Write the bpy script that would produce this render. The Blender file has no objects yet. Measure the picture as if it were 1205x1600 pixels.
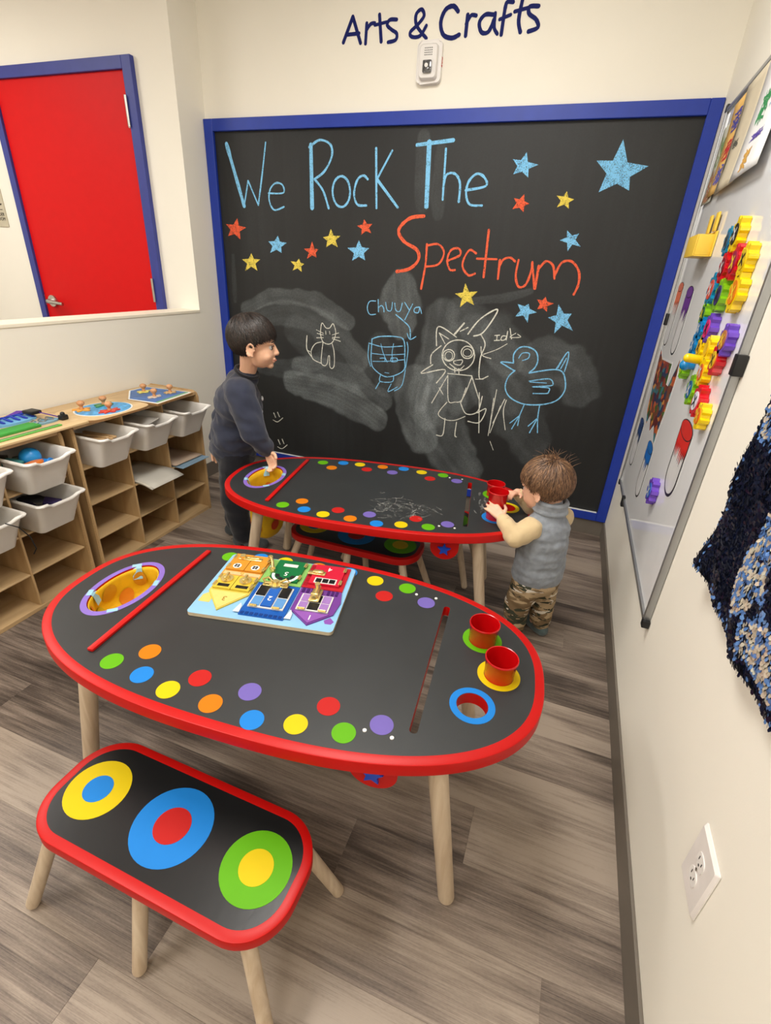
import bpy, bmesh, math, random
import numpy as np
from mathutils import Vector, Matrix, noise as mnoise
from mathutils.geometry import tessellate_polygon

random.seed(7)
SC = bpy.context.scene
COL = SC.collection
PI = math.pi
W = 2.55            # room width (right wall at x = W), back wall at y = 0
CEIL = 2.75

# ------------------------------------------------------------------ camera
FPX, YAW, PITCH, ROLL = 762.713, -0.330256, -0.460423, 0.0591916
CAMPOS = Vector((2.16843, -2.83131, 1.34016))
fwd = Vector((math.sin(YAW)*math.cos(PITCH), math.cos(YAW)*math.cos(PITCH), math.sin(PITCH)))
rgt = Vector((math.cos(YAW), -math.sin(YAW), 0))
upv = rgt.cross(fwd)
r2 = math.cos(ROLL)*rgt + math.sin(ROLL)*upv
u2 = -math.sin(ROLL)*rgt + math.cos(ROLL)*upv
cam = bpy.data.cameras.new('camera')
cam_o = bpy.data.objects.new('camera', cam); COL.objects.link(cam_o)
cam.sensor_fit = 'VERTICAL'; cam.sensor_height = 24.0
cam.lens = FPX/1600*24.0
cam.clip_start = 0.02; cam.clip_end = 60
m3 = Matrix((r2, u2, -fwd)).transposed()
cam_o.matrix_world = Matrix.Translation(CAMPOS) @ m3.to_4x4()
SC.camera = cam_o

# ------------------------------------------------------------------ world, lights, exposure
world = bpy.data.worlds.new('world'); SC.world = world; world.use_nodes = True
world.node_tree.nodes['Background'].inputs[0].default_value = (1, .96, .9, 1)
world.node_tree.nodes['Background'].inputs[1].default_value = 0.05
SC.view_settings.view_transform = 'Standard'
SC.view_settings.look = 'None'
SC.view_settings.gamma = 1
SC.view_settings.use_curve_mapping = False
SC.view_settings.exposure = -0.06
LIGHT_COL = (1.0, .97, .925)
def area(name, loc, sx, sy, power, col=LIGHT_COL):
    l = bpy.data.lights.new(name, 'AREA'); l.shape = 'RECTANGLE'; l.size = sx; l.size_y = sy
    l.energy = power; l.color = col
    o = bpy.data.objects.new(name, l); COL.objects.link(o); o.location = loc
    return o
# recessed ceiling troffers of the room (fixtures are built with the ceiling)
TROFFERS = [(0.55, -3.35, 36), (1.55, -1.6, 32), (-1.35, -1.75, 34), (1.9, -4.1, 16)]
for i, (x, y, pw) in enumerate(TROFFERS):
    area('ceiling_light_lamp', (x, y, CEIL-.032), .56, 1.16, pw)

# ------------------------------------------------------------------ helpers
def lin(c):
    f = lambda v: v/12.92 if v <= .04045 else ((v+.055)/1.055)**2.4
    return tuple(f(v/255.0) for v in c[:3]) + (1,)
MATS = {}
def mat(name, rgb, rough=.5, metal=0.0, var=.06, scale=18.0, bump=0.0, spec=.5, coat=0.0, bscale=None):
    """plain procedural material: base colour with a little noise variation and optional fine relief"""
    if name in MATS: return MATS[name]
    m = bpy.data.materials.new(name); m.use_nodes = True; nt = m.node_tree
    b = nt.nodes['Principled BSDF']
    b.inputs['Roughness'].default_value = rough; b.inputs['Metallic'].default_value = metal
    b.inputs['Specular IOR Level'].default_value = spec
    if coat: b.inputs['Coat Weight'].default_value = coat; b.inputs['Coat Roughness'].default_value = .15
    c = lin(rgb)
    tc = nt.nodes.new('ShaderNodeTexCoord'); n = nt.nodes.new('ShaderNodeTexNoise')
    n.inputs['Scale'].default_value = scale; n.inputs['Detail'].default_value = 4
    nt.links.new(tc.outputs['Object'], n.inputs['Vector'])
    r = nt.nodes.new('ShaderNodeValToRGB')
    r.color_ramp.elements[0].position = .3; r.color_ramp.elements[1].position = .7
    r.color_ramp.elements[0].color = tuple(v*(1-var) for v in c[:3])+(1,)
    r.color_ramp.elements[1].color = tuple(min(1, v*(1+var)) for v in c[:3])+(1,)
    nt.links.new(n.outputs['Fac'], r.inputs[0]); nt.links.new(r.outputs[0], b.inputs['Base Color'])
    if bump:
        n2 = nt.nodes.new('ShaderNodeTexNoise'); n2.inputs['Scale'].default_value = bscale or scale*12
        n2.inputs['Detail'].default_value = 3
        nt.links.new(tc.outputs['Object'], n2.inputs['Vector'])
        bp = nt.nodes.new('ShaderNodeBump'); bp.inputs['Strength'].default_value = bump; bp.inputs['Distance'].default_value = .002
        nt.links.new(n2.outputs['Fac'], bp.inputs['Height']); nt.links.new(bp.outputs[0], b.inputs['Normal'])
    MATS[name] = m; return m

def wood(name, dark, light, axis=2, rough=.5, sc=30.0, stretch=.08):
    if name in MATS: return MATS[name]
    m = bpy.data.materials.new(name); m.use_nodes = True; nt = m.node_tree; b = nt.nodes['Principled BSDF']
    b.inputs['Roughness'].default_value = rough
    tc = nt.nodes.new('ShaderNodeTexCoord'); mp = nt.nodes.new('ShaderNodeMapping')
    s = [sc]*3; s[axis] = sc*stretch; mp.inputs['Scale'].default_value = s
    oi = nt.nodes.new('ShaderNodeObjectInfo'); 
    nt.links.new(tc.outputs['Object'], mp.inputs['Vector'])
    add = nt.nodes.new('ShaderNodeVectorMath'); add.operation = 'ADD'
    mul = nt.nodes.new('ShaderNodeVectorMath'); mul.operation = 'SCALE'; mul.inputs[0].default_value = (31, 17, 23)
    nt.links.new(oi.outputs['Random'], mul.inputs['Scale'])
    nt.links.new(mp.outputs[0], add.inputs[0]); nt.links.new(mul.outputs[0], add.inputs[1])
    n = nt.nodes.new('ShaderNodeTexNoise'); n.inputs['Scale'].default_value = 1; n.inputs['Detail'].default_value = 6
    n.inputs['Distortion'].default_value = .6
    nt.links.new(add.outputs[0], n.inputs['Vector'])
    r = nt.nodes.new('ShaderNodeValToRGB'); r.color_ramp.elements[0].position = .32; r.color_ramp.elements[1].position = .68
    r.color_ramp.elements[0].color = lin(dark); r.color_ramp.elements[1].color = lin(light)
    nt.links.new(n.outputs['Fac'], r.inputs[0]); nt.links.new(r.outputs[0], b.inputs['Base Color'])
    bp = nt.nodes.new('ShaderNodeBump'); bp.inputs['Strength'].default_value = .08; bp.inputs['Distance'].default_value = .002
    nt.links.new(n.outputs['Fac'], bp.inputs['Height']); nt.links.new(bp.outputs[0], b.inputs['Normal'])
    MATS[name] = m; return m

def link(o, parent=None):
    COL.objects.link(o)
    if parent is not None: o.parent = parent
    return o
def tag(o, label=None, cat=None, group=None, kind=None):
    if label: o['label'] = label
    if cat: o['category'] = cat
    if group: o['group'] = group
    if kind: o['kind'] = kind
    return o
def thing(name, label, cat, loc=(0, 0, 0), rz=0, group=None):
    o = bpy.data.objects.new(name, None); o.empty_display_size = .05
    o.location = loc; o.rotation_euler = (0, 0, rz); link(o)
    return tag(o, label, cat, group)
def setmats(me, ms):
    for m in (ms if isinstance(ms, (list, tuple)) else [ms]): me.materials.append(m)
def B(): return bmesh.new()
def obj(name, bm, ms, parent=None, smooth=None, fix=True):
    """smooth: None flat, or an angle in degrees for smooth shading with sharp edges above it"""
    if fix: bmesh.ops.recalc_face_normals(bm, faces=bm.faces[:])
    me = bpy.data.meshes.new(name); bm.to_mesh(me); bm.free(); setmats(me, ms)
    if smooth:
        me.polygons.foreach_set('use_smooth', [True]*len(me.polygons))
        if smooth < 179: me.set_sharp_from_angle(angle=math.radians(smooth))
    return link(bpy.data.objects.new(name, me), parent)
def place(me, name, parent=None, loc=(0, 0, 0), rot=(0, 0, 0)):
    o = bpy.data.objects.new(name, me); o.location = loc; o.rotation_euler = rot
    return link(o, parent)
def copy_tree(o, parent=None):
    c = o.copy(); COL.objects.link(c)
    if parent is not None: c.parent = parent
    for ch in list(o.children): copy_tree(ch, c)
    return c
def setm(faces, mi):
    for f in faces: f.material_index = mi
def box(bm, lo, hi, mi=0, bev=0.0, seg=2, M=None):
    lo = Vector(lo); hi = Vector(hi)
    r = bmesh.ops.create_cube(bm, size=1.0, matrix=Matrix.Translation((lo+hi)/2) @ Matrix.Diagonal((*(hi-lo), 1)))
    vs = r['verts']
    if bev > 0:
        es = list({e for v in vs for e in v.link_edges})
        g = bmesh.ops.bevel(bm, geom=es, offset=bev, segments=seg, profile=.6, affect='EDGES')
        vs = list({v for f in g['faces'] for v in f.verts} | {v for v in vs if v.is_valid})
    if M is not None: bmesh.ops.transform(bm, matrix=M, verts=vs)
    for f in {f for v in vs for f in v.link_faces}: f.material_index = mi
    return vs
def loft(bm, rings, mi=0, cap0=True, cap1=True, closed=True):
    vr = [[bm.verts.new(p) for p in r] for r in rings]
    n = len(vr[0]); fs = []
    for a, b in zip(vr, vr[1:]):
        for i in range(n if closed else n-1):
            j = (i+1) % n
            fs.append(bm.faces.new((a[i], a[j], b[j], b[i])))
    if cap0: fs.append(bm.faces.new(vr[0][::-1]))
    if cap1: fs.append(bm.faces.new(vr[-1]))
    setm(fs, mi); return fs
def frame_of(d):
    d = Vector(d).normalized(); a = Vector((0, 0, 1)) if abs(d.z) < .9 else Vector((1, 0, 0))
    u = d.cross(a).normalized(); return u, d.cross(u).normalized()
def rod(bm, p0, p1, r0, r1=None, n=16, mi=0, round0=False, round1=False):
    p0 = Vector(p0); p1 = Vector(p1); r1 = r0 if r1 is None else r1
    d = (p1-p0); u, v = frame_of(d); dn = d.normalized(); rings = []
    def ring(c, r): return [c+u*(r*math.cos(2*PI*i/n))+v*(r*math.sin(2*PI*i/n)) for i in range(n)]
    if round0:
        for k in range(4): a = (k+.35)/4*PI/2; rings.append(ring(p0-dn*(r0*.9*math.cos(a))+dn*r0*.9, r0*math.sin(a)))
        rings.append(ring(p0+dn*r0*.9, r0))
    else: rings.append(ring(p0, r0))
    if round1:
        rings.append(ring(p1-dn*r1*.9, r1))
        for k in range(3, -1, -1): a = (k+.35)/4*PI/2; rings.append(ring(p1+dn*(r1*.9*math.cos(a))-dn*r1*.9, r1*math.sin(a)))
    else: rings.append(ring(p1, r1))
    return loft(bm, rings, mi)
def tube(bm, pts, r, n=8, mi=0):
    pts = [Vector(p) for p in pts]; rings = []; u = None
    for i, p in enumerate(pts):
        d = (pts[min(i+1, len(pts)-1)]-pts[max(i-1, 0)]).normalized()
        if u is None: u, v = frame_of(d)
        else:
            u = (u-d*u.dot(d)).normalized(); v = d.cross(u)
        rr = r[i] if isinstance(r, (list, tuple)) else r
        rings.append([p+u*(rr*math.cos(2*PI*k/n))+v*(rr*math.sin(2*PI*k/n)) for k in range(n)])
    return loft(bm, rings, mi)
def lathe(bm, prof, n=32, mi=0, c=(0, 0, 0), close=False):
    """prof: (radius, z) pairs, open surface of revolution about z"""
    c = Vector(c)
    rings = [[c+Vector((r*math.cos(2*PI*i/n), r*math.sin(2*PI*i/n), z)) for i in range(n)] for r, z in prof]
    return loft(bm, rings, mi, close, close)
def ell(a, b, n=96, cx=0, cy=0, p=2.0):
    out = []
    for i in range(n):
        t = 2*PI*i/n; c, s = math.cos(t), math.sin(t)
        out.append((cx+a*math.copysign(abs(c)**(2/p), c), cy+b*math.copysign(abs(s)**(2/p), s)))
    return out
def rrect(w, h, r, n=8, cx=0, cy=0):
    out = []
    for qx, qy, a0 in ((1, 1, 0), (-1, 1, 90), (-1, -1, 180), (1, -1, 270)):
        for i in range(n+1):
            a = math.radians(a0+90*i/n); out.append((cx+qx*(w/2-r)+r*math.cos(a), cy+qy*(h/2-r)+r*math.sin(a)))
    return out
def plate(bm, outer, holes=(), z0=0.0, z1=.01, mi=0, mi_side=None, mi_hole=None, M=None):
    """flat plate with holes: outline in xy, real thickness z0..z1"""
    loops = [list(outer)]+[list(h) for h in holes]
    tri = tessellate_polygon([[Vector((x, y, 0)) for x, y in l] for l in loops])
    flat = [p for l in loops for p in l]
    T = [bm.verts.new((x, y, z1)) for x, y in flat]; Bt = [bm.verts.new((x, y, z0)) for x, y in flat]
    for t in tri:
        try:
            bm.faces.new([T[i] for i in t]).material_index = mi
            bm.faces.new([Bt[i] for i in t[::-1]]).material_index = mi
        except ValueError: pass
    k = 0
    for li, l in enumerate(loops):
        n = len(l); m = (mi_side if li == 0 else mi_hole); m = mi if m is None else m
        for i in range(n):
            a, b = k+i, k+(i+1) % n
            try: bm.faces.new((T[a], T[b], Bt[b], Bt[a])).material_index = m
            except ValueError: pass
        k += n
    if M is not None: bmesh.ops.transform(bm, matrix=M, verts=T+Bt)
    return T+Bt
def rim(bm, outline, prof, mi=0):
    """sweep profile (inward offset, z) round a closed outline"""
    n = len(outline); P = [Vector((x, y, 0)) for x, y in outline]; nor = []
    for i in range(n):
        t = (P[(i+1) % n]-P[i-1]).normalized(); nor.append(Vector((t.y, -t.x, 0)))
    rings = []
    for i in range(n): rings.append([P[i]-nor[i]*o+Vector((0, 0, z)) for o, z in prof])
    rings.append(rings[0]); 
    vr = [[bm.verts.new(p) for p in r] for r in rings[:-1]]; vr.append(vr[0]); m = len(prof)
    for a, b in zip(vr, vr[1:]):
        for i in range(m): bm.faces.new((a[i], a[(i+1) % m], b[(i+1) % m], b[i])).material_index = mi
def smoothline(pts, n=6):
    if len(pts) < 3: return [Vector(p) for p in pts]
    P = [Vector(p) for p in pts]; out = []
    for i in range(len(P)-1):
        a, b, c, d = P[max(i-1, 0)], P[i], P[i+1], P[min(i+2, len(P)-1)]
        for k in range(n):
            t = k/n
            out.append(.5*((2*b)+(c-a)*t+(2*a-5*b+4*c-d)*t*t+(3*b-a-3*c+d)*t**3))
    out.append(P[-1]); return out
def ribbon(bm, pts2, w, th, jitter=0, mi=0, M=None, curve=True):
    """brush stroke: 2-D polyline (x, z) -> flat band with round ends and thickness th, lying on the xz plane, proud towards -y"""
    P = smoothline([Vector((x, z)) for x, z in pts2], 6) if curve else [Vector(p) for p in pts2]
    L = []; R = []
    for i, p in enumerate(P):
        d = (P[min(i+1, len(P)-1)]-P[max(i-1, 0)])
        if d.length < 1e-9: continue
        d.normalize(); nn = Vector((-d.y, d.x)); k = 1+(random.random()-.5)*jitter
        L.append(p+nn*w/2*k); R.append(p-nn*w/2*k)
    d0 = (P[0]-P[1]).normalized(); d1 = (P[-1]-P[-2]).normalized()
    cap1 = [P[-1]+Matrix.Rotation(a, 2) @ d1*(w/2) for a in (.9, .0, -.9)]
    cap0 = [P[0]+Matrix.Rotation(a, 2) @ d0*(w/2) for a in (.9, .0, -.9)]
    # strip faces front + sides
    F = [bm.verts.new((l.x, -th-1.2e-5*i, l.y)) for i, l in enumerate(L)]; G = [bm.verts.new((r.x, -th-1.2e-5*i, r.y)) for i, r in enumerate(R)]; th1 = th+1.2e-5*(len(L)-1)
    vs = F+G
    for i in range(len(F)-1): bm.faces.new((F[i], F[i+1], G[i+1], G[i])).material_index = mi
    c1 = [bm.verts.new((p.x, -th1, p.y)) for p in cap1]; c0 = [bm.verts.new((p.x, -th, p.y)) for p in cap0]; vs += c1+c0
    bm.faces.new([F[-1]]+c1+[G[-1]]).material_index = mi
    bm.faces.new([G[0]]+c0+[F[0]]).material_index = mi
    if M is not None: bmesh.ops.transform(bm, matrix=M, verts=vs)
    return vs
def text_mesh(body, size, depth=.0005, align='CENTER'):
    cu = bpy.data.curves.new('text', 'FONT'); cu.body = body; cu.size = size; cu.extrude = depth
    cu.align_x = align; cu.align_y = 'CENTER'; cu.resolution_u = 3
    o = bpy.data.objects.new('text', cu); COL.objects.link(o)
    dg = bpy.context.evaluated_depsgraph_get(); me = bpy.data.meshes.new_from_object(o.evaluated_get(dg))
    bpy.data.objects.remove(o); bpy.data.curves.remove(cu); return me
def text(name, body, size, m, parent, M, depth=.0005, align='CENTER'):
    me = text_mesh(body, size, depth, align); me.materials.clear(); me.materials.append(m); me.transform(M)
    return link(bpy.data.objects.new(name, me), parent)

# ------------------------------------------------------------------ stroke data (x, z in millimetres on the back wall)
D_LETTERS={'W':[(22,[(133,1920),(177,1776),(223,1626)]),(8,[(223,1626),(260,1749)]),(8,[(260,1749),(319,1632)]),(9,[(319,1632),(355,1781),(386,1923)])],'e':[(9,[(390,1690),(485,1693),(481,1730),(438,1738),(401,1707),(393,1654),(423,1610),(487,1626)])],'R':[(22,[(662,1908),(665,1623)]),(11,[(652,1898),(713,1928),(776,1908),(784,1856),(741,1792),(682,1757)]),(11,[(682,1757),(733,1704),(767,1623)])],'o':[(11,[(894,1702),(891,1678),(883,1657),(869,1641),(853,1632),(834,1632),(817,1640),(803,1656),(794,1677),(790,1701),(793,1725),(802,1746),(816,1761),(833,1769),(850,1769),(867,1761),(881,1746),(890,1725),(894,1702)])],'c':[(11,[(993,1757),(968,1773),(934,1754),(917,1694),(937,1644),(990,1640)])],'k':[(11,[(1034,1889),(1048,1629)]),(10,[(1122,1878),(1045,1757)]),(13,[(1045,1757),(1167,1634)])],'T':[(17,[(1251,1899),(1433,1915)]),(26,[(1313,1908),(1323,1642)])],'h':[(12,[(1400,1881),(1406,1672)]),(11,[(1403,1719),(1414,1775),(1457,1780),(1487,1740),(1490,1663)])],'e2':[(11,[(1519,1712),(1616,1730),(1605,1765),(1567,1780),(1531,1750),(1523,1699),(1547,1653),(1609,1649)])]}
D_SPEC={'S':[(16,[(1314,1598),(1237,1586),(1180,1532),(1213,1480),(1289,1442),(1301,1395),(1255,1351),(1182,1333)])],'p':[(11,[(1342,1471),(1343,1376),(1329,1256)]),(10,[(1342,1464),(1404,1473),(1439,1435),(1414,1380),(1344,1365)])],'e':[(10,[(1459,1398),(1525,1427),(1516,1457),(1476,1449),(1460,1402),(1479,1358),(1507,1357)])],'c':[(10,[(1609,1439),(1574,1453),(1549,1413),(1547,1372),(1582,1336),(1616,1346)])],'t':[(11,[(1659,1545),(1663,1331)]),(11,[(1617,1415),(1717,1417)])],'r':[(11,[(1735,1414),(1738,1328)]),(10,[(1734,1375),(1750,1415),(1784,1427),(1812,1411)])],'u':[(11,[(1828,1418),(1826,1346),(1849,1297),(1883,1310),(1899,1376),(1897,1412)]),(11,[(1899,1402),(1929,1293)])],'m':[(11,[(1931,1397),(1932,1293)]),(10,[(1931,1378),(1961,1418),(1999,1401),(2017,1344)]),(11,[(2015,1357),(2037,1415),(2083,1423),(2125,1381),(2135,1325),(2123,1278)])]}
D_ARTS={'A':[(13,[(842,2308),(890,2397)]),(13,[(890,2397),(932,2301)]),(11,[(861,2335),(924,2336)])],'r':[(12,[(962,2369),(958,2297)]),(11,[(960,2344),(982,2365),(1003,2367)])],'t':[(12,[(1025,2395),(1038,2299)]),(10,[(1003,2360),(1064,2367)])],'s':[(11,[(1111,2372),(1077,2373),(1065,2356),(1087,2339),(1114,2323),(1110,2301),(1073,2295)])],'amp':[(11,[(1260,2297),(1210,2344),(1204,2382),(1228,2398),(1242,2376),(1217,2349),(1181,2324),(1190,2307),(1229,2308),(1256,2341)])],'C':[(13,[(1399,2379),(1375,2398),(1340,2388),(1323,2347),(1339,2305),(1380,2291),(1413,2300)])],'r2':[(12,[(1444,2365),(1443,2294)]),(11,[(1441,2334),(1459,2361),(1483,2359)])],'a':[(12,[(1557,2357),(1522,2359),(1500,2335),(1514,2302),(1545,2302),(1564,2341)]),(11,[(1566,2361),(1568,2315),(1585,2292)])],'f':[(12,[(1638,2391),(1613,2393),(1606,2368),(1603,2288)]),(10,[(1588,2339),(1634,2351)])],'t2':[(12,[(1678,2408),(1671,2333),(1685,2291)]),(10,[(1649,2360),(1711,2369)])],'s2':[(12,[(1748,2370),(1711,2371),(1712,2349),(1745,2328),(1757,2302),(1719,2291)])]}
D_CHU=[(5,[(1065,1176),(1028,1171),(1015,1136),(1031,1103),(1068,1106)]),(5,[(1080,1185),(1085,1120)]),(5,[(1084,1141),(1101,1155),(1115,1143),(1119,1122)]),(5,[(1126,1173),(1138,1134),(1162,1134),(1167,1176)]),(5,[(1181,1173),(1191,1136),(1215,1134),(1226,1176)]),(5,[(1240,1181),(1271,1142)]),(5,[(1287,1176),(1247,1090)]),(5,[(1330,1163),(1303,1157),(1300,1136),(1324,1134),(1331,1159),(1343,1131)])]
D_ARROW=[(6,[(1192,1113),(1243,1081),(1279,1050),(1288,995)]),(5,[(1267,1019),(1286,988),(1320,1006)])]
D_FACE=[(6,[(1052,969),(1102,987),(1200,995),(1250,978),(1262,881),(1258,808),(1160,761),(1081,792),(1052,841),(1052,969)]),(5,[(1033,944),(1125,931),(1243,947)]),(4,[(1056,887),(1147,888),(1256,903)]),(4,[(1063,842),(1149,851),(1258,872)]),(4,[(1109,947),(1127,895),(1155,847)]),(4,[(1188,955),(1182,900),(1190,851)]),(5,[(1033,940),(1031,866),(1049,812)]),(5,[(1270,971),(1279,919),(1266,771),(1250,713),(1211,684)]),(5,[(1118,773),(1115,730),(1192,736),(1200,773)]),(5,[(1115,730),(1088,681)]),(5,[(1188,724),(1170,674),(1229,710)]),(5,[(1108,865),(1138,868),(1139,855)]),(5,[(1178,873),(1213,876),(1214,858),(1179,854),(1178,873)]),(4,[(1143,785),(1169,784)])]
D_CAT=[(5,[(711,970),(722,1030),(749,1005),(775,1007),(797,1032),(815,983),(797,931),(765,912),(727,925),(711,970)]),(4,[(747,987),(749,968)]),(4,[(773,987),(776,971)]),(4,[(684,988),(732,972)]),(4,[(689,968),(732,962)]),(4,[(685,942),(732,947)]),(4,[(834,983),(792,968)]),(4,[(840,958),(792,954)]),(4,[(847,936),(792,947)]),(5,[(730,922),(721,863),(717,795),(743,781),(759,800),(765,839),(774,840),(776,782),(793,770),(807,795),(805,871),(792,917)]),(5,[(727,922),(677,906),(647,860),(659,813),(715,793)]),(6,[(619,948),(616,872),(646,829)]),(4,[(618,862),(640,855)])]
D_DUCK=[(7,[(1886,921),(1880,966),(1905,1003),(1949,1010),(1992,992),(2010,950),(2002,909),(1977,881)]),(7,[(1886,921),(1818,919),(1849,902),(1894,882)]),(7,[(1900,882),(1870,843),(1863,784),(1898,735),(1977,708),(2078,719),(2148,752),(2177,808),(2167,867),(2142,905),(2092,909),(1977,878)]),(6,[(2111,911),(2150,1003),(2161,975),(2156,906)]),(6,[(2119,922),(2134,968)]),(6,[(2134,919),(2152,974)]),(6,[(1985,835),(2082,859),(2110,840),(2099,824),(2006,807),(2091,812),(2097,792),(2087,781),(2017,772)]),(5,[(1991,831),(2076,836)]),(5,[(1909,949),(1924,976),(1959,979),(1959,954),(1931,939)]),(6,[(1982,708),(1967,641)]),(6,[(1967,641),(1920,589)]),(6,[(1967,641),(1936,558)]),(6,[(1967,641),(1966,583)]),(6,[(2064,714),(2067,642),(2081,558)]),(6,[(2067,642),(2024,588)]),(6,[(2067,642),(2038,551)])]
D_GIRL=[(6,[(1669,939),(1667,911),(1655,885),(1633,863),(1604,850),(1571,846),(1540,853),(1512,869),(1493,892),(1484,920),(1487,949),(1501,976),(1523,996),(1552,1008),(1584,1011),(1615,1005),(1641,989),(1660,966),(1669,939)]),(6,[(1446,969),(1446,1071),(1555,1025)]),(5,[(1455,1038),(1494,984)]),(5,[(1455,1038),(1513,1011)]),(6,[(1422,866),(1422,919),(1473,971)]),(6,[(1434,862),(1369,806),(1510,843),(1467,762)]),(7,[(1617,1046),(1670,1124),(1744,1179),(1757,1164),(1700,1063),(1650,1039)]),(6,[(1691,1047),(1719,1000),(1703,927),(1713,819),(1759,835)]),(5,[(1692,811),(1735,816)]),(9,[(1543,1039),(1589,1100)]),(6,[(1573,1057),(1613,1080)]),(6,[(1556,928),(1555,917),(1551,907),(1543,899),(1532,894),(1521,893),(1510,896),(1500,902),(1493,911),(1490,921),(1491,932),(1495,942),(1504,949),(1514,954),(1525,955),(1536,953),(1546,947),(1553,938),(1556,928)]),(6,[(1661,954),(1660,943),(1655,932),(1647,924),(1637,919),(1625,918),(1613,920),(1603,927),(1596,936),(1592,947),(1593,958),(1598,969),(1606,977),(1616,982),(1628,983),(1640,980),(1650,974),(1657,965),(1661,954)]),(4,[(1545,924),(1545,916),(1542,908),(1537,903),(1530,899),(1522,898),(1515,900),(1508,905),(1504,911),(1501,919),(1502,927),(1505,934),(1510,940),(1517,943),(1525,944),(1532,942),(1539,938),(1543,931),(1545,924)]),(4,[(1650,951),(1650,944),(1647,937),(1641,932),(1633,929),(1625,928),(1617,930),(1610,933),(1605,939),(1603,946),(1604,953),(1607,960),(1613,965),(1620,968),(1628,969),(1636,967),(1643,963),(1648,958),(1650,951)]),(5,[(1554,896),(1603,907),(1595,879),(1561,881),(1554,896)]),(5,[(1534,878),(1587,852),(1617,877)]),(5,[(1564,860),(1569,834)]),(5,[(1589,858),(1593,831)]),(6,[(1529,824),(1668,827)]),(5,[(1530,813),(1549,672),(1587,666),(1630,688),(1669,819)]),(5,[(1530,813),(1450,642)]),(5,[(1487,737),(1514,701)]),(6,[(1668,824),(1730,696)]),(5,[(1542,660),(1497,585),(1541,556),(1600,559),(1659,591)]),(6,[(1621,670),(1663,608),(1728,629),(1743,720)]),(6,[(1680,565),(1748,569),(1775,652),(1729,623)]),(5,[(1724,739),(1753,506)]),(6,[(1541,562),(1538,460),(1499,452)]),(6,[(1613,549),(1612,472),(1623,460)])]
D_GRASS=[(5,[(1818,768),(1809,498)]),(4,[(1809,718),(1810,527)]),(4,[(1853,680),(1817,516)]),(5,[(1870,720),(1825,575)]),(5,[(1880,716),(1874,650),(1901,547)]),(4,[(1825,465),(1851,416)]),(5,[(1644,756),(1626,671)])]
D_IDK=[(5,[(1764,1052),(1789,1056)]),(5,[(1776,1053),(1778,1028)]),(5,[(1765,1026),(1793,1030)]),(5,[(1825,1054),(1805,1053),(1800,1033),(1818,1034),(1828,1050)]),(5,[(1829,1079),(1828,1035)]),(5,[(1839,1094),(1855,1043)]),(4,[(1872,1073),(1846,1051),(1900,1056),(1883,1069)]),(4,[(1836,1016),(1785,981),(1716,949)]),(5,[(1698,988),(1711,944),(1761,931)])]
D_MARKS=[(6,[(353,425),(366,396)]),(6,[(383,434),(397,405)]),(5,[(345,375),(380,367),(422,400)])]
D_MARKS2=[(6,[(378,239),(392,208)]),(6,[(410,248),(423,218)]),(5,[(371,186),(406,178),(449,213)])]
D_STARS=[('o',[(169,1564),(177,1526),(228,1518),(180,1497),(181,1455),(142,1482),(96,1470),(116,1503),(87,1532),(138,1530)]),('y',[(252,1385),(267,1355),(311,1354),(276,1330),(287,1293),(246,1312),(199,1286),(218,1327),(183,1349),(231,1354)]),('b',[(439,1482),(452,1453),(498,1448),(459,1426),(460,1395),(427,1410),(383,1392),(400,1428),(374,1451),(416,1454)]),('y',[(575,1370),(584,1350),(608,1344),(588,1330),(591,1301),(564,1319),(531,1306),(545,1332),(518,1354),(558,1352)]),('o',[(662,1461),(676,1426),(702,1422),(684,1405),(689,1381),(661,1391),(628,1372),(639,1403),(609,1422),(648,1425)]),('y',[(780,1526),(798,1493),(839,1494),(809,1471),(823,1438),(785,1454),(751,1435),(758,1467),(731,1484),(766,1491)]),('b',[(951,1476),(971,1443),(1014,1440),(983,1415),(992,1380),(954,1396),(913,1374),(923,1412),(883,1437),(934,1441)]),('o',[(979,1576),(997,1555),(1027,1556),(1009,1537),(1023,1512),(991,1522),(964,1502),(967,1531),(938,1545),(971,1552)]),('b',[(1789,1864),(1801,1826),(1851,1815),(1809,1799),(1813,1765),(1780,1788),(1741,1778),(1755,1810),(1729,1837),(1768,1833)]),('b',[(2196,1905),(2234,1821),(2323,1807),(2258,1768),(2267,1716),(2210,1742),(2140,1709),(2157,1780),(2103,1829),(2172,1828)]),('o',[(1807,1699),(1812,1670),(1838,1660),(1815,1650),(1816,1624),(1793,1643),(1760,1636),(1776,1661),(1761,1682),(1788,1677)]),('y',[(2000,1712),(2011,1687),(2039,1680),(2017,1667),(2023,1642),(1998,1659),(1968,1647),(1980,1674),(1958,1694),(1988,1691)]),('b',[(2034,1554),(2061,1533),(2091,1543),(2080,1516),(2110,1488),(2070,1496),(2054,1466),(2045,1502),(2008,1511),(2039,1525)]),('y',[(1570,1298),(1596,1257),(1641,1262),(1612,1231),(1631,1195),(1590,1210),(1556,1179),(1560,1223),(1520,1244),(1563,1252)]),('b',[(1913,1220),(1922,1198),(1961,1183),(1923,1171),(1924,1130),(1896,1163),(1855,1154),(1877,1186),(1858,1216),(1894,1208)]),('o',[(1991,1259),(2002,1238),(2037,1231),(2007,1216),(2011,1189),(1987,1206),(1960,1197),(1969,1223),(1951,1244),(1978,1242)]),('b',[(2060,1229),(2095,1187),(2132,1190),(2118,1158),(2155,1110),(2098,1130),(2067,1090),(2063,1143),(2021,1163),(2061,1178)])]
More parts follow.
